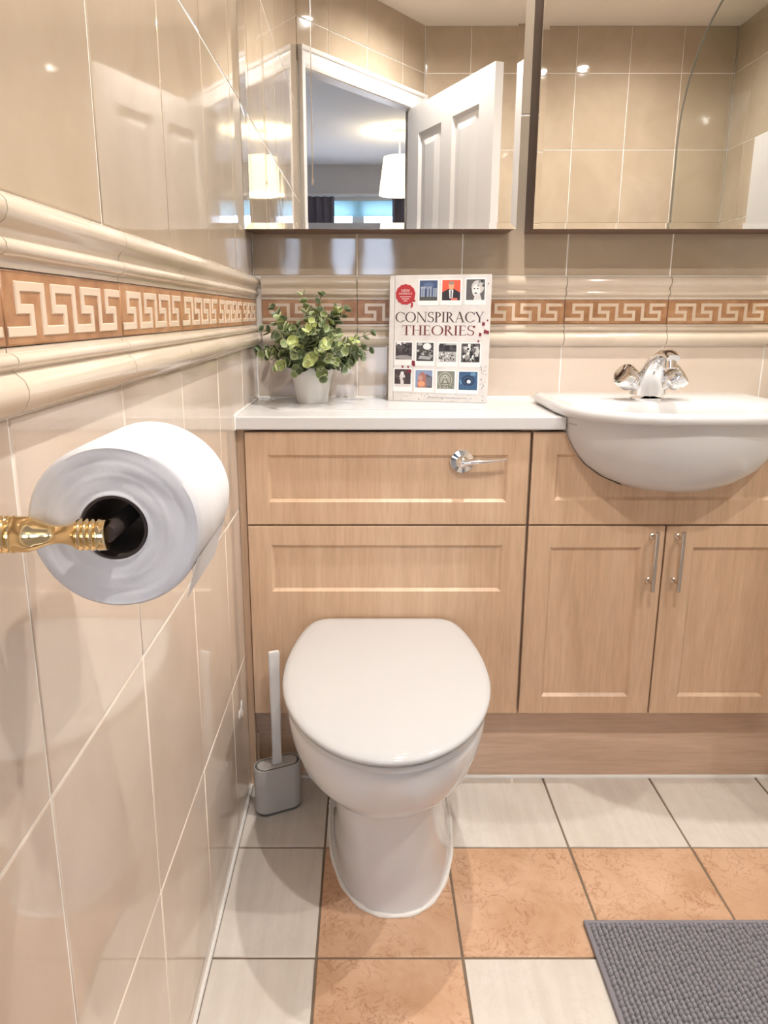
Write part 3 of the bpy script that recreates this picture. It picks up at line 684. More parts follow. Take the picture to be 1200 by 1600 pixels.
loft(bm, [plan(0.180, 0.904, 1.165, 1.380, 0.04, 0.4132, cf=-1), plan(0.1845, 0.8985, 1.165, 1.385, 0.04, 0.4145, cf=-1), plan(0.1865, 0.896, 1.165, 1.387, 0.04, 0.4180, cf=-1), plan(0.1865, 0.896, 1.165, 1.387, 0.04, 0.4212, cf=-1), plan(0.184, 0.899, 1.165, 1.385, 0.04, 0.4245, cf=-1),
          plan(0.174, 0.907, 1.165, 1.379, 0.04, 0.4275, cf=-1), plan(0.155, 0.93, 1.165, 1.362, 0.04, 0.4295, cf=-1), plan(0.115, 0.975, 1.165, 1.315, 0.04, 0.4310, cf=-1), plan(0.05, 1.06, 1.165, 1.24, 0.04, 0.4315, cf=-1)])
obj('lid', bm, M['seat_white'], tl, smooth=True, angle=55)
for s in (-1, 1): obj('hinge', lathe(BM(), (TCX+s*0.075-0.02, 1.381, 0.4035), (1, 0, 0), [(0, 0.005), (0.04, 0.005)], 12), M['chrome'], tl, smooth=True)
base = plan(0.1275, 1.0495, 1.33, YBK, 0.0, 0.0, 0.051, pf=2.35)
# open bead around the foot, sides and front only
path = [p for p in base if p[1] < 1.385]
path = [(0.051+(x-0.051)*1.012, y-0.001, 0.002) for x, y, z in path]
obj('sealant_bead', tube(BM(), path, [0.0042+0.0010*math.sin(i*1.7) for i in range(len(path))], 8), M['silicone'], tl, smooth=True)

# ------------------------------------------------------------------ toilet brush
tb = thing('toilet_brush', 'slim grey oval brush holder with a flat white handle left of the toilet', 'toilet brush', (0, 0, 0))
def stadium(hl, r, z, n=12):
    pts = []
    for k in range(n+1): a = -PI/2+PI*k/n; pts.append((hl-r+r*math.cos(a), r*math.sin(a), z))
    for k in range(n+1): a = PI/2+PI*k/n; pts.append((-hl+r+r*math.cos(a), r*math.sin(a), z))
    return pts
bm = BM(); loft(bm, [stadium(0.050, 0.0225, 0.0), stadium(0.051, 0.0235, 0.002), stadium(0.051, 0.0235, 0.005)]); obj('base_tray', bm, M['dark_plastic'], tb, local=True)
bm = BM(); loft(bm, [stadium(0.0495, 0.022, 0.005), stadium(0.0515, 0.024, 0.007), stadium(0.0515, 0.024, 0.109), stadium(0.0505, 0.023, 0.1105), stadium(0.049, 0.0215, 0.1105), stadium(0.049, 0.0215, 0.104)])
obj('holder', bm, M['grey_plastic'], tb, local=True, smooth=True, angle=40)
bm = BM(); loft(bm, [stadium(0.0488, 0.0213, 0.1045), stadium(0.0488, 0.0213, 0.1062), stadium(0.046, 0.0185, 0.1062)]); obj('inner_collar', bm, M['dark_plastic'], tb, local=True)
bm = BM(); loft(bm, [stadium(0.044, 0.017, 0.1062), stadium(0.044, 0.017, 0.110), stadium(0.042, 0.015, 0.111)]); obj('cap', bm, M['grey_plastic'], tb, local=True)
bm = BM(); loft(bm, [[(x*w, y*t, z) for x, y in ((-1, -.6), (-.8, -1), (.8, -1), (1, -.6), (1, .6), (.8, 1), (-.8, 1), (-1, .6))] for z, w, t in ((0.109, 0.0105, 0.006), (0.14, 0.0095, 0.0050), (0.25, 0.0105, 0.0045), (0.368, 0.0118, 0.0045), (0.372, 0.0108, 0.004))])
obj('brush_handle', bm, M['white_paint'], tb, local=True)
tb.location = (-0.193, 1.338, 0.0); tb.rotation_euler = (0, 0, math.radians(23))

# ------------------------------------------------------------------ toilet roll and brass holder
RX, RY, RZ = -0.169, 0.447, 0.920
rl = thing('toilet_roll', 'full white toilet roll on the brass holder on the tiled wall', 'toilet roll', (RX, RY+0.05, RZ))
bm = BM(); n = 96; prof = [(0.004, 0.0215), (0.0, 0.0225), (0.0, 0.0235)] + [(0.0006+0.0005*math.sin(k*2.4), 0.024+k*0.0026) for k in range(12)] + [(0.0008, 0.0545), (0.0035, 0.0568), (0.0065, 0.0575), (0.045, 0.0578), (0.096, 0.0575), (0.0995, 0.0565), (0.101, 0.053), (0.1005, 0.0225)]
rings = []
for t, r in prof:
    ring = []
    for i in range(n):
        a = 2*PI*i/n; k = r*(1+0.006*math.sin(3*a+0.5)*(r > 0.04)+0.004*math.sin(5*a)*(r > 0.04))
        ring.append((RX+1.025*k*math.cos(a), RY+t+0.0006*math.sin(4*a+r*300)*(0.024 < r < 0.056 and t < 0.01), RZ+k*math.sin(a)))
    rings.append(ring)
loft(bm, rings, False, False); obj('paper', bm, M['paper'], rl, smooth=True, angle=50)
bm = BM(); lathe(bm, (RX, RY+0.0005, RZ), (0, 1, 0), [(0, 0.0205), (0.0, 0.0222), (0.1, 0.0222), (0.1, 0.0205), (0.0, 0.0205)], 40, False, False)
obj('core', bm, M['hole_shade'], rl, smooth=True)
bm = BM(); sh = []
for i in range(14):                                              # loose end of the last sheet
    a = math.radians(-22-i*2.1); r = 0.0584+0.00006*i*i
    sh.append((r*math.cos(a), r*math.sin(a)))
f = [[(RX+x*s, y, RZ+z*s) for x, z in sh] for y, s in ((RY+0.006, 1.0), (RY+0.006, 1.008), (RY+0.096, 1.008), (RY+0.096, 1.0))]
loft(bm, f+[f[0]], False, False, closed=False); obj('loose_sheet', bm, M['paper'], rl)
hold = thing('roll_holder', 'polished brass wall holder with one turned ribbed arm carrying the toilet roll', 'toilet roll holder', (XL, RY+0.05, RZ))
PRO = [(0.0, 0.027), (0.004, 0.027), (0.007, 0.025), (0.009, 0.016), (0.012, 0.012), (0.016, 0.0115)]
for k in range(5): PRO += [(0.017+k*0.0042, 0.0108), (0.0191+k*0.0042, 0.0124), (0.0205+k*0.0042, 0.0118)]
PRO += [(0.040, 0.0120), (0.046, 0.0116), (0.052, 0.0095), (0.058, 0.0070), (0.064, 0.0060), (0.069, 0.0062), (0.074, 0.0080), (0.0775, 0.0100)]
for k in range(4): PRO += [(0.0780+k*0.0040, 0.0094), (0.0798+k*0.0040, 0.0108), (0.0812+k*0.0040, 0.0104)]
PRO += [(0.0945, 0.0104), (0.0965, 0.0102), (0.0968, 0.0095)]
for y in (RY-0.0135,):
    obj('arm', lathe(BM(), (XL+0.0005, y, RZ), (1, 0, 0), PRO, 40), M['brass'], hold, smooth=True, angle=50)
obj('spindle', lathe(BM(), (RX, RY-0.0135, RZ), (0, 1, 0), [(0, 0.006), (0.110, 0.006)], 20), M['hole_shade'], hold, smooth=True)  # spindle coloured dark like the core, so the hole reads as shaded

# ------------------------------------------------------------------ bath mat
mt = thing('bath_mat', 'grey bobbly chenille bath mat on the tiled floor', 'bath mat', (0.387, 1.033, 0))
MW, MD = 0.585, 0.80; mx0, my1 = 0.387, 1.033; mx1, my0 = mx0+MW, my1-MD
obj('backing', boxbm(mx0, mx1, my0, my1, 0.0, 0.0055, bev=0.002, seg=2), M['mat_edge'], mt)
bm = BM()
for a in ((mx0+0.003, my0, mx0+0.003, my1), (mx0, my1-0.003, mx1, my1-0.003), (mx1-0.003, my0, mx1-0.003, my1), (mx0, my0+0.003, mx1, my0+0.003)):
    tube(bm, [(a[0], a[1], 0.006), ((a[0]+a[2])/2, (a[1]+a[3])/2, 0.0065), (a[2], a[3], 0.006)], 0.0042, 8)
obj('binding', bm, M['mat_edge'], mt, smooth=True)
vs, fs = [], []
nu, nv = 8, 3
def bobble(cx, cy, r, h, ang, st=1.0):
    b = len(vs); ca, sa = math.cos(ang), math.sin(ang)
    for j in range(nv):
        el = j/(nv-0.0)*PI/2
        for i in range(nu):
            a = 2*PI*i/nu; x, y = r*math.cos(a)*math.cos(el)**0.7, r*st*math.sin(a)*math.cos(el)**0.7
            vs.append((cx+x*ca-y*sa, cy+x*sa+y*ca, 0.005+h*math.sin(el)))
    vs.append((cx, cy, 0.005+h))
    for j in range(nv-1):
        for i in range(nu): fs.append((b+j*nu+i, b+j*nu+(i+1) % nu, b+(j+1)*nu+(i+1) % nu, b+(j+1)*nu+i))
    for i in range(nu): fs.append((b+(nv-1)*nu+i, b+(nv-1)*nu+(i+1) % nu, b+nv*nu))
x = mx0+0.0125
while x < mx1-0.010:
    y = my1-0.0125-random.uniform(0, .003)
    while y > my0+0.010:
        sy = random.uniform(.0040, .0058)
        bobble(x+random.uniform(-.0006, .0006)-mx0, y-my1, 0.0040, random.uniform(.0085, .0115), random.uniform(-.25, .25), sy/0.0040)
        y -= sy*1.75
    x += 0.0086
me = bpy.data.meshes.new('chenille_pile'); me.from_pydata(vs, [], fs); me.materials.append(M['mat_grey'])
me.polygons.foreach_set('use_smooth', [True]*len(fs))
o = bpy.data.objects.new('chenille_pile', me); C.objects.link(o); o.parent = mt; o['kind'] = 'stuff'

# ------------------------------------------------------------------ potted plant
PX, PY, PZ = -0.123, 1.602, CT+0.0030
pt = thing('potted_plant', 'bushy green artificial plant in a small white pot on the counter', 'plant', (PX, PY, PZ))
obj('pot', lathe(BM(), (PX, PY, PZ), (0, 0, 1), [(0, 0.0335), (0.002, 0.0345), (0.062, 0.0450), (0.0625, 0.0465), (0.083, 0.0495), (0.085, 0.049), (0.085, 0.0465), (0.070, 0.0435)], 48, True, False), M['pot'], pt, smooth=True, angle=30)
obj('soil', lathe(BM(), (PX, PY, PZ+0.072), (0, 0, 1), [(0, 0.0432), (0.003, 0.030)], 24), M['soil'], pt)
def leaf_mesh(m, nm):
    me = bpy.data.meshes.new(nm); bm = BM(); n = 12; rim = []
    lay = bm.verts.layers.float.new('rim')
    c = bm.verts.new((0, 0.5, -0.06)); r1, r2 = [], []
    for i in range(n):
        a = 2*PI*i/n; w = 0.58; x, y_ = w*math.sin(a), 0.5-0.5*math.cos(a)
        v1 = bm.verts.new((x*0.72, 0.5+(y_-0.5)*0.74, -0.045)); v2 = bm.verts.new((x, y_, 0.05+0.04*abs(x)))
        v2[lay] = 1.0; v1[lay] = 0.12; r1.append(v1); r2.append(v2)
    for i in range(n):
        j = (i+1) % n; bm.faces.new((c, r1[i], r1[j])); bm.faces.new((r1[i], r2[i], r2[j], r1[j]))
    for f in bm.faces: f.smooth = True
    bm.to_mesh(me); bm.free(); me.materials.append(m); return me
LM = {k: leaf_mesh(M['leaf_'+k], 'leaf') for k in ('dark', 'mid', 'light')}
inner = BM(); inner_lay = inner.verts.layers.float.new('rim')
center = Vector((PX+0.004, PY-0.012, PZ+0.075))
def leaf_matrix(p, d, nrm, s):
    d = Vector(d).normalized(); x = d.cross(nrm)
    if x.length < 1e-3: x = Vector((1, 0, 0))
    x.normalize(); z = x.cross(d)
    return Matrix(((x.x*s, d.x*s, z.x*s, p.x), (x.y*s, d.y*s, z.y*s, p.y), (x.z*s, d.z*s, z.z*s, p.z), (0, 0, 0, 1)))
dirs = []
for i in range(60):
    if i < 25:
        a = random.uniform(PI*1.05, PI*1.95)
        e = random.uniform(-0.15, 1.25)
    else:
        a = random.uniform(0, 2*PI); e = random.uniform(-0.05, 1.5)
    dirs.append((a, e))
# hand-set sprigs that give the outline
dirs[:20] = [(PI*1.02, 0.22), (PI*1.98, 0.40), (PI*1.1, 0.95), (PI*1.9, 0.95), (PI*1.35, 1.35), (PI*1.7, 1.3), (PI*0.98, 0.55), (PI*0.03, 0.2), (PI*1.5, 0.05), (PI*1.42, 0.35), (PI*1.6, 0.3), (PI*1.5, 0.65), (PI*1.25, -0.1), (PI*1.75, -0.12), (PI*1.38, -0.25), (PI*1.62, -0.35), (PI*1.85, 0.12), (PI*1.15, 0.15), (PI*1.3, 0.8), (PI*1.7, 0.75)]
leaf_count = 0
for si, (a, e) in enumerate(dirs):
    d = Vector((math.cos(a)*math.cos(e), math.sin(a)*math.cos(e), math.sin(e)))
    ln = {12: 0.085, 13: 0.085, 14: 0.07, 15: 0.075, 0: 0.115, 1: 0.125, 2: 0.125, 3: 0.120, 4: 0.135, 5: 0.135, 6: 0.11, 7: 0.115}.get(si, random.uniform(0.075, 0.115))
    if d.y > 0: ln = min(ln, 0.070/max(d.y, 0.3))
    root = Vector((PX, PY, PZ+0.072)) + Vector((d.x*0.018, d.y*0.018, 0))
    pts = []
    for k in range(7):
        t = k/6
        p = root + d*ln*t + Vector((0, 0, 0.035*math.sin(t*PI*0.6) - (0.012 if e < 0.3 else 0)*t*t)) + Vector((0.004*math.sin(si*3+t*4), 0.004*math.cos(si*5+t*3), 0))
        if p.y > 1.668: p.y = 1.668
        if p.x < XL+0.028: p.x = XL+0.028
        pts.append(p)
    indiv = si < 23 or False
    if indiv:
        sp = obj('sprig', tube(BM(), pts, [0.0013-0.0001*k for k in range(7)], 5), M['stem'], pt, smooth=True)
    else:
        tube(inner, pts, 0.0011, 4)
    front = d.y < 0.1
    kind = 'light' if (si in (8, 9, 10, 11, 12) or (front and random.random() < 0.22)) else ('mid' if random.random() < 0.5 else 'dark')
    nl_ = 6
    for k in range(nl_):
        t = 0.30+0.70*k/(nl_-1); i0 = min(int(t*6), 5); p = pts[i0].lerp(pts[i0+1], t*6-i0); ax = (pts[i0+1]-pts[i0]).normalized()
        s = (0.0238-0.008*t)*random.uniform(0.85, 1.15)
        roll = k*PI/2+si
        u = ax.orthogonal().normalized(); w = ax.cross(u)
        sdir = u*math.cos(roll)+w*math.sin(roll)
        for sgn in (1, -1):
            ld_ = (sdir*sgn*0.9+ax*(0.25+0.75*t)).normalized()
            kk = kind if random.random() < 0.75 else random.choice(['dark', 'mid', 'mid'])
            mtx = leaf_matrix(p, ld_, ax+Vector((0, -0.15, 0.25)), s)
            tip = p+ld_*s
            if tip.x < XL+0.004 or tip.y > 1.680: continue
            if indiv:
                o = bpy.data.objects.new('leaf', LM[kk]); C.objects.link(o); o.parent = sp
                o.matrix_local = Matrix.Translation(-wloc(pt)) @ mtx; leaf_count += 1
            else:
                n0 = len(inner.verts); inner.from_mesh(LM[kk]); inner.verts.ensure_lookup_table()
                for v_ in inner.verts[n0:]: v_.co = mtx @ v_.co
                inner.faces.ensure_lookup_table()
                for f in inner.faces[-24:]: f.material_index = 1 if kk == 'mid' else (2 if kk == 'light' else 0)
o = obj('inner_foliage', inner, [M['leaf_dark'], M['leaf_mid'], M['leaf_light']], pt, smooth=True, angle=90); o['kind'] = 'stuff'

# ------------------------------------------------------------------ book (built upright around its lower left front corner, then placed)
BW, BH, BT = 0.226, 0.283, 0.024
bk = thing('book', 'hardback book of conspiracy theories leaning by the wall on the counter', 'book', (0, 0, 0))
def bx(name, m, *a, bev=0.0): return obj(name, boxbm(*a, bev=bev, seg=2), m, bk, local=True)
M['cover'] = mat('grey white cover', (0.66, 0.62, 0.585), 0.35); cv = coords(M['cover'], rand=False)
L(M['cover'], ramp(M['cover'], noise(M['cover'], cv, 22, 5, 0.6), [(0.3, (0.60, 0.56, 0.53)), (0.6, (0.70, 0.665, 0.63))]), P(M['cover']).inputs['Base Color'])
M['pages'] = mat('page edges', (0.80, 0.77, 0.70), 0.9)
bx('front_cover', M['cover'], 0, BW, 0, 0.0025, 0, BH, bev=0.0008)
bx('back_cover', M['cover'], 0, BW, BT-0.0025, BT, 0, BH, bev=0.0008)
bx('spine', M['cover'], -0.0015, 0.0012, 0.0003, BT-0.0003, 0, BH, bev=0.0006)
bx('page_block', M['pages'], 0.0015, BW-0.004, 0.0026, BT-0.0026, 0.004, BH-0.004)
def ink(name, polys, lift=0.0, parent=bk, th=0.00012):
    bm = BM(); lay = bm.verts.layers.float_color.new('ink')
    for k, (pts, col) in enumerate(polys):
        y = -0.00006-lift-0.000012*k
        f = [bm.verts.new((x, y, z)) for x, z in pts]
        for v_ in f: v_[lay] = (*col, 1)
        bm.faces.new(f)
    o = obj(name, bm, M['print'], parent, local=True)
    if len(polys) > 2: o['kind'] = 'stuff'
    return o
R_ = lambda x0, z0, x1, z1: [(x0, z0), (x1, z0), (x1, z1), (x0, z1)]
def disc(cx, cz, r, n=28, wob=0.0, rz=None): return [(cx+(r+wob*math.sin(i*2.3))*math.cos(2*PI*i/n), cz+((rz or r)+wob*math.sin(i*2.3))*math.sin(2*PI*i/n)) for i in range(n)]
K, Wt, GR = (0.02, 0.018, 0.018), (0.80, 0.78, 0.75), (0.25, 0.24, 0.23)
# position from the cover crop: px (60..1130, 60..1400) -> (0..BW, BH..0)
cxp = lambda px: (px-62)/(1095-62)*BW
czp = lambda py: BH*(1-(py-65)/(1400-65))
ink('hinge_groove_shade', [(R_(0.0095, 0.001, 0.0115, BH-0.001), (0.40, 0.37, 0.35))])  # shade of the hinge groove painted as a darker strip on the flat cover
seed = random.Random(3)
def scatter(pic, n, cols, rmin, rmax, x0, z0, x1, z1):
    out = []
    for i in range(n):
        r = seed.uniform(rmin, rmax); q = seed.uniform(0.6, 1.5)
        cx_, cz_ = seed.uniform(x0+r, x1-r), seed.uniform(z0+r*q, z1-r*q)
        out.append((disc(cx_, cz_, r, 8, r*0.2, r*q), seed.choice(cols)))
    return out
def photo(px0, py0, px1, py1, kind, frame=True):
    x0, x1, z1, z0 = cxp(px0), cxp(px1), czp(py0), czp(py1)
    w, h = x1-x0, z1-z0
    fr = bx('photo_print', M['white_print'], x0-0.003, x1+0.003, -0.00030, 0, z0-0.0105, z1+0.003)
    q = []; X_ = lambda t: x0+w*t; Z_ = lambda t: z0+h*t
    def rc(a, b, c, d, col): q.append((R_(X_(a), Z_(b), X_(c), Z_(d)), col))
    def pg(pts, col): q.append(([(X_(a), Z_(b)) for a, b in pts], col))
    def ds(a, b, r, col, rz=None): q.append((disc(X_(a), Z_(b), w*r, 20, 0, h*(rz or r)), col))
    if kind == 'stones':
        rc(0, 0, 1, 1, (0.05, 0.08, 0.17)); rc(0, 0, 1, 0.22, (0.07, 0.07, 0.06)); ds(0.5, .78, .3, (0.10, 0.14, 0.26), .12)
        for a in (0.08, 0.20, 0.42, 0.58, 0.76, 0.88): rc(a, 0.18, a+0.09, 0.62, (0.30, 0.34, 0.42))
        rc(0.06, 0.60, 0.36, 0.70, (0.34, 0.38, 0.46)); rc(0.40, 0.60, 0.70, 0.70, (0.26, 0.30, 0.40))
    elif kind == 'suit':
        rc(0, 0, 1, 1, (0.78, 0.10, 0.05)); pg([(0, 0), (1, 0), (1, .38), (.68, .55), (.32, .55), (0, .40)], (0.025, 0.018, 0.022)); pg([(.42, .1), (.58, .1), (.62, .52), (.38, .52)], Wt); pg([(.47, .12), (.53, .12), (.54, .5), (.46, .5)], (0.05, 0.07, 0.16)); ds(.5, .72, .15, (0.72, 0.36, 0.20), .20); ds(.5, .86, .16, (0.30, 0.22, 0.18), .09); rc(.5, 0, .85, .12, (0.62, 0.15, 0.12))
    elif kind == 'portrait':
        rc(0, 0, 1, 1, (0.10, 0.09, 0.09)); ds(.62, .62, .34, (0.55, 0.53, 0.51), .34); ds(.54, .46, .22, (0.74, 0.72, 0.70), .30); pg([(.40, .0), (.85, 0), (.75, .30), (.48, .25)], (0.62, 0.60, 0.58)); ds(.44, .55, .05, K, .03); ds(.62, .55, .05, K, .03); ds(.52, .33, .08, (0.06, 0.05, 0.05), .035)
        q += scatter(q, 10, [Wt, K, GR], w*.03, w*.07, X_(.5), Z_(.6), X_(1), Z_(1))
    elif kind == 'crowd':
        rc(0, 0, 1, 1, (0.42, 0.41, 0.40)); rc(0, .55, 1, .9, (0.04, 0.04, 0.04)); q += scatter(q, 16, [K, (0.07, 0.07, 0.07)], w*.06, w*.12, x0, Z_(.6), x1, z1); q += scatter(q, 60, [Wt, GR, (0.5, 0.5, 0.49), K], w*.02, w*.05, x0, z0, x1, Z_(.55))
    elif kind == 'car':
        rc(0, 0, 1, 1, (0.045, 0.035, 0.04)); pg([(.0, .14), (.25, .10), (.9, .06), (1, .12), (1, .22), (.7, .30), (.3, .30), (0, .24)], (0.28, 0.26, 0.26)); ds(.2, .92, .16, Wt, .10); ds(.55, .95, .1, (0.6, 0.58, 0.56), .05); q += scatter(q, 22, [K, (0.09, 0.08, 0.08)], w*.05, w*.12, x0, Z_(.4), x1, z1); rc(0, 0, 1, .06, Wt)
    elif kind == 'vehicle':
        rc(0, 0, 1, 1, (0.06, 0.055, 0.055)); ds(.62, .80, .24, (0.78, 0.76, 0.74), .18); ds(.2, .92, .15, (0.40, 0.39, 0.38), .08); q += scatter(q, 26, [GR, K, (0.45, 0.44, 0.43)], w*.03, w*.09, x0, Z_(.1), x1, Z_(.65)); pg([(.1, .12), (.8, .08), (.9, .24), (.2, .30)], (0.36, 0.35, 0.35))
    elif kind == 'chaos':
        rc(0, 0, 1, 1, (0.10, 0.09, 0.09)); q += scatter(q, 46, [Wt, K, K, GR, (0.55, 0.54, 0.52)], w*.05, w*.12, x0, z0, x1, z1)
    elif kind == 'walker':
        rc(0, 0, 1, 1, (0.05, 0.035, 0.035)); rc(0, 0, 1, .16, (0.62, 0.58, 0.55)); pg([(.38, .05), (.55, .05), (.60, .45), (.66, .60), (.52, .80), (.36, .74), (.26, .50), (.36, .42)], (0.60, 0.56, 0.54)); ds(.47, .78, .10, (0.70, 0.67, 0.65), .10); q += scatter(q, 8, [(0.10, 0.07, 0.06)], w*.04, w*.1, x0, Z_(.3), x1, z1)
    elif kind == 'tower':
        rc(0, 0, 1, 1, (0.22, 0.28, 0.42)); pg([(.62, .0), (1, 0), (1, .62), (.62, .80)], (0.10, 0.09, 0.11)); pg([(.1, 0), (.66, 0), (.62, .72), (.42, .92), (.18, .70)], (0.36, 0.15, 0.12)); ds(.36, .22, .22, (0.70, 0.30, 0.16), .16); ds(.30, .55, .14, (0.48, 0.26, 0.22), .16)
        for k in range(5): rc(.66+.06*k, .1, .68+.06*k, .6, (0.30, 0.30, 0.34))
    elif kind == 'seal':
        rc(0, 0, 1, 1, (0.20, 0.20, 0.16)); ds(.45, .5, .42, (0.40, 0.40, 0.33), .44); ds(.45, .5, .36, (0.13, 0.13, 0.10), .38); ds(.45, .5, .31, (0.34, 0.34, 0.28), .33); pg([(.22, .28), (.70, .28), (.46, .70)], (0.12, 0.12, 0.09)); pg([(.32, .33), (.60, .33), (.46, .58)], (0.42, 0.42, 0.35)); ds(.46, .68, .10, (0.50, 0.50, 0.42), .10); ds(.46, .68, .04, K)
        q += scatter(q, 18, [(0.45, 0.45, 0.38), (0.15, 0.15, 0.12)], w*.02, w*.05, X_(.0), Z_(0), X_(1), Z_(.3))
    elif kind == 'eye':
        rc(0, 0, 1, 1, (0.03, 0.09, 0.19)); q += scatter(q, 14, [(0.06, 0.17, 0.30), (0.04, 0.10, 0.20), (0.12, 0.26, 0.40)], w*.1, w*.2, x0, z0, x1, z1); ds(.5, .52, .36, (0.015, 0.03, 0.08), .30); ds(.5, .52, .27, (0.03, 0.08, 0.16), .22); ds(.5, .50, .20, (0.012, 0.02, 0.05), .17); ds(.54, .46, .105, (0.85, 0.87, 0.90), .10)
    bm = BM(); lay = bm.verts.layers.float_color.new('ink')
    cl = lambda v_, a, b: min(max(v_, a), b)
    for k, (pts, col) in enumerate(q):
        f = [bm.verts.new((cl(x, x0, x1), -0.00034-0.000012*k, cl(z, z0, z1))) for x, z in pts]
        for v_ in f: v_[lay] = (*col, 1)
        bm.faces.new(f)
    obj('photo_image', bm, M['print'], fr, local=True)
M['white_print'] = mat('white photo paper', (0.80, 0.78, 0.76), 0.35)
for a in ((368, 122, 552, 330, 'stones'), (600, 120, 785, 328, 'suit'), (845, 115, 1030, 325, 'portrait'),
          (128, 770, 302, 962, 'car'), (350, 770, 528, 965, 'vehicle'), (582, 775, 765, 970, 'crowd'), (815, 775, 1005, 972, 'chaos'),
          (122, 1055, 295, 1245, 'walker'), (345, 1062, 522, 1250, 'tower'), (575, 1068, 755, 1258, 'seal'), (800, 1072, 990, 1265, 'eye')):
    photo(*a)
RED = (0.36, 0.02, 0.03)
sx_, sz_ = cxp(222), czp(265)
sl = obj('wax_seal', loft(BM(), [[(x, y, z) for x, z in disc(sx_, sz_, r, 36, 0.0007)] for y, r in ((-0.00005, 0.0225), (-0.0007, 0.0222), (-0.0009, 0.0195), (-0.0006, 0.0185))]), mat('red wax ink', (0.42, 0.022, 0.03), 0.4), bk, local=True)
ink('seal_drip', [(disc(cxp(310), czp(330), 0.0035, 10, 0.0006), RED), (disc(cxp(290), czp(372), 0.0026, 10, 0.0005, 0.006), RED), (disc(cxp(283), czp(400), 0.0018, 8), RED)])
red2 = mat('pale seal ink', (0.80, 0.62, 0.58), 0.5)
for s, sz, dz in (('NEW', 0.0085, 0.0085), ('EVIDENCE', 0.0065, 0.0025)): text_mesh(s, sz, red2, 'seal_lettering', bk, (sx_, -0.0011, sz_+dz-0.003), (PI/2, 0, 0))
ink('seal_small_print', [(R_(sx_-w, sz_+z, sx_+w, sz_+z+0.0017), (0.72, 0.50, 0.46)) for w, z in ((0.0125, -0.006), (0.0085, -0.0105), (0.0045, -0.0150))], lift=0.0008)
# serif capitals drawn from strokes
def glyph(ch):
    q = []; tk, tn, sf = 0.135, 0.05, 0.035
    def ln(x0, y0, x1, y1, w): q.append([(x0-w/2, y0), (x0+w/2, y0), (x1+w/2, y1), (x1-w/2, y1)])
    def rc(x0, y0, x1, y1): q.append([(x0, y0), (x1, y0), (x1, y1), (x0, y1)])
    def sr(x, y, w=0.26): rc(x-w/2, y if y < .5 else y-sf, x+w/2, (y+sf) if y < .5 else y)
    def arc(cx, cy, rx, ry, a0, a1, tw, th, n=18):
        for i in range(n):
            A, B = math.radians(a0+(a1-a0)*i/n), math.radians(a0+(a1-a0)*(i+1)/n)
            q.append([(cx+rx*math.cos(A), cy+ry*math.sin(A)), (cx+rx*math.cos(B), cy+ry*math.sin(B)), (cx+(rx-tw)*math.cos(B), cy+(ry-th)*math.sin(B)), (cx+(rx-tw)*math.cos(A), cy+(ry-th)*math.sin(A))])
    if ch == 'C': arc(.46, .5, .44, .51, 42, 318, tk, tn, 28); rc(.76, .70, .81, .94); rc(.78, .10, .82, .25); wd_ = .84
    elif ch == 'O': arc(.48, .5, .46, .51, 0, 360, tk, tn, 36); wd_ = .96
    elif ch == 'N': ln(.14, 0, .14, 1, tn); ln(.80, 0, .80, 1, tn); ln(.78, 0, .14, 1, tk); sr(.14, 0); sr(.10, 1, .2); sr(.80, 1); wd_ = .94
    elif ch == 'S':
        arc(.30, .735, .25, .275, 30, 250, .10, tn, 16); arc(.30, .265, .27, .275, 70, -150, .11, tn, 16); q.append([(.12, .62), (.20, .50), (.46, .38), (.40, .52)]); rc(.47, .74, .51, .96); rc(.03, .04, .07, .27); wd_ = .60
    elif ch == 'P': ln(.16, 0, .16, 1, tk); arc(.22, .74, .33, .26, -90, 90, tk, tn, 14); rc(.16, .95, .24, 1); rc(.16, .48, .24, .53); sr(.16, 0, .32); sr(.10, 1, .2); wd_ = .60
    elif ch == 'I': ln(.16, 0, .16, 1, tk); sr(.16, 0, .32); sr(.16, 1, .32); wd_ = .34
    elif ch == 'R': ln(.16, 0, .16, 1, tk); arc(.22, .745, .33, .255, -90, 90, tk, tn, 14); rc(.16, .95, .24, 1); rc(.16, .49, .26, .54); ln(.66, 0, .32, .52, tk); sr(.16, 0, .32); sr(.10, 1, .2); rc(.60, 0, .80, sf); wd_ = .76
    elif ch == 'A': ln(.10, 0, .42, 1, tn); ln(.72, 0, .40, 1.02, tk); rc(.22, .33, .60, .38); sr(.10, 0, .24); sr(.72, 0, .30); wd_ = .84
    elif ch == 'Y': ln(.38, .45, .10, 1, tk); ln(.40, .45, .66, 1, tn); ln(.39, 0, .39, .48, tk); sr(.39, 0, .32); sr(.10, 1, .28); sr(.66, 1, .24); wd_ = .76
    elif ch == 'T': ln(.38, 0, .38, 1, tk); rc(.04, .95, .72, 1); rc(.03, .78, .07, 1); rc(.69, .78, .73, 1); sr(.38, 0, .32); wd_ = .76
    elif ch == 'H': ln(.16, 0, .16, 1, tk); ln(.70, 0, .70, 1, tk); rc(.16, .48, .70, .53); [sr(x, y, .32) for x in (.16, .70) for y in (0, 1)]; wd_ = .88
    elif ch == 'E': ln(.16, 0, .16, 1, tk); rc(.16, .95, .54, 1); rc(.16, .48, .46, .53); rc(.16, 0, .56, .05); rc(.51, .80, .55, 1); rc(.54, 0, .58, .2); rc(.44, .42, .47, .60); sr(.10, 0, .2); sr(.10, 1, .2); wd_ = .64
    return q, wd_
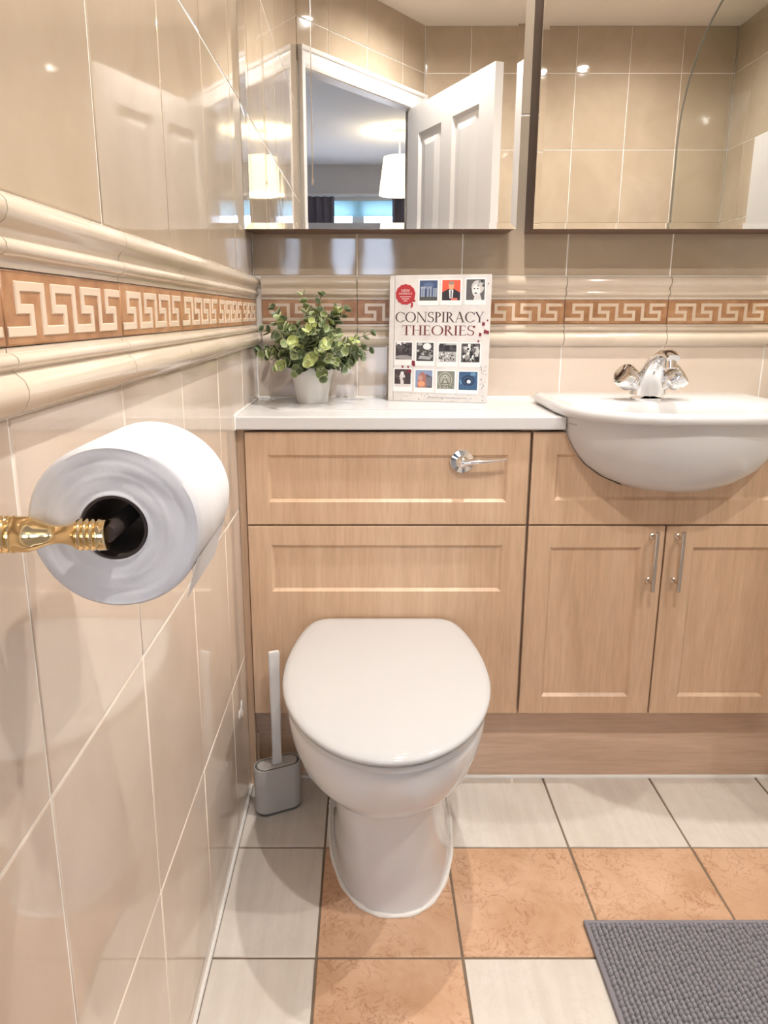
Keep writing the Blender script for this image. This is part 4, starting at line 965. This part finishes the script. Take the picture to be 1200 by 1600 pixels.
def word(s, x0, x1, z0, z1, col, name):
    gs = [glyph(c_) for c_ in s]; tot = sum(g_[1] for g_ in gs); k = (x1-x0)/tot; hh = z1-z0; x = x0; polys = []
    for q, w_ in gs:
        for poly in q: polys.append(([(x+px_*k, z0+py_*hh) for px_, py_ in poly], col))
        x += w_*k
    bm = BM(); lay = bm.verts.layers.float_color.new('ink')
    for pts, c_ in polys:
        f = [bm.verts.new((a, -0.00015, b)) for a, b in pts]
        for v_ in f: v_[lay] = (*c_, 1)
        bm.faces.new(f)
    obj(name, bm, M['print'], bk, local=True)
word('CONSPIRACY', cxp(118), cxp(1035), czp(555), czp(448), (0.055, 0.028, 0.025), 'title_lettering')
word('THEORIES', cxp(188), cxp(945), czp(692), czp(588), (0.16, 0.030, 0.030), 'title_lettering')
spl = [(1030, 570, .0032), (1000, 680, .003), (1050, 650, .0034), (1085, 658, .003), (1070, 535, .0016), (985, 750, .002), (318, 985, .004), (325, 1005, .003), (265, 1030, .002), (205, 1028, .0022), (285, 1075, .0035), (250, 1085, .002), (940, 600, .002), (1065, 160, .0012)]
ink('ink_splatter', [(disc(min(cxp(a), BW-0.004), czp(b), r, 10, r*0.25, r*1.4), (0.20, 0.015, 0.03)) for a, b, r in spl], lift=0.0009)
gl = []
for i in range(46):
    px_ = seed.uniform(140, 1060); py_ = seed.uniform(1300, 1390); gl.append((disc(cxp(px_), czp(py_), seed.uniform(.0006, .0016), 7, .0002, seed.uniform(.0004, .0012)), seed.choice([(0.20, 0.19, 0.18), (0.40, 0.38, 0.36), (0.10, 0.09, 0.09)])))
gl += [(R_(cxp(480), czp(1352), cxp(895), czp(1358)), (0.30, 0.28, 0.27)), (R_(cxp(130), czp(1308), cxp(1000), czp(1311)), (0.45, 0.42, 0.40))]
for i in range(26):
    px_ = seed.uniform(1015, 1075); py_ = seed.uniform(1000, 1300); gl.append((disc(cxp(px_), czp(py_), seed.uniform(.0005, .0014), 7, .0002, seed.uniform(.001, .003)), seed.choice([(0.45, 0.43, 0.41), (0.34, 0.32, 0.30)])))
ink('cover_wear', gl)
bk.location = (0.0525, 1.6245, CT+0.0032); bk.rotation_euler = (math.radians(-3.0), 0, math.radians(-12))

# ------------------------------------------------------------------ bath and its screen (seen in the right mirror)
bt_ = thing('bathtub', 'white bathtub with plain side panel along the right wall', 'bathtub', (1.35, 0.65, 0))
bx0, bx1, by0, by1 = 0.985, XR-0.0015, YR+0.002, YB-0.003
bm = BM()
def rr_(x0, x1, y0, y1, z, r=0.06, n=6):
    out = []
    for cx, cy, a in ((x1-r, y1-r, 0), (x0+r, y1-r, 90), (x0+r, y0+r, 180), (x1-r, y0+r, 270)):
        for k in range(n): out.append((cx+r*math.cos(math.radians(a+90*k/(n-1))), cy+r*math.sin(math.radians(a+90*k/(n-1))), z))
    return out
loft(bm, [rr_(bx0, bx1, by0, by1, 0.505, 0.008), rr_(bx0, bx1, by0, by1, 0.54, 0.008), rr_(bx0+0.06, bx1-0.06, by0+0.07, by1-0.07, 0.54, 0.09), rr_(bx0+0.07, bx1-0.07, by0+0.08, by1-0.08, 0.52, 0.09), rr_(bx0+0.13, bx1-0.13, by0+0.17, by1-0.17, 0.17, 0.12)], cap0=False)
obj('tub', bm, M['ceramic'], bt_, smooth=True, angle=50)
obj('side_panel', boxbm(bx0+0.012, bx0+0.022, by0, by1, 0.0, 0.505), M['laminate'], bt_)
sc = thing('bath_screen', 'clear glass bath screen with a curved top corner, seen in the right mirror', 'bath screen', (1.0, 1.69, 0.545))
pts = [(YB-0.012, 0.545), (YB-0.012, 1.945)]
ry, rz_, yf_ = 0.36, 0.36, 0.78
for i in range(15):
    a = PI/2*i/14; pts.append((yf_+ry-ry*math.sin(a), 1.945-rz_+rz_*math.cos(a)))
pts.append((yf_, 0.545))
bm = BM(); lo_ = [[(x, y, z) for y, z in pts] for x in (0.997, 1.003)]; loft(bm, lo_)
obj('glass_panel', bm, M['screen'], sc)
ed = [(1.0, y, z) for y, z in pts[1:]]
obj('edge_seal', tube(BM(), ed, 0.0031, 8), mat('grey green edge', (0.16, 0.155, 0.13), 0.3), sc, smooth=True)
obj('hinge_rail', boxbm(0.988, 1.012, YB-0.012, YB-0.0005, 0.545, 0.98), M['chrome'], sc)
M['cupboard'] = mat('off white cupboard', (0.50, 0.47, 0.46), 0.35)
cb = thing('wall_cupboard', 'plain white wall cupboard at the far right edge of the right mirror', 'cupboard', (XR-0.06, 0.2, 1.1))
obj('body', boxbm(XR-0.10, XR-0.001, 0.07, 0.45, 1.16, 1.775, bev=0.002, seg=1), M['cupboard'], cb)
obj('cupboard_door', boxbm(XR-0.118, XR-0.101, 0.072, 0.448, 1.162, 1.773, bev=0.002, seg=1), M['cupboard'], cb)
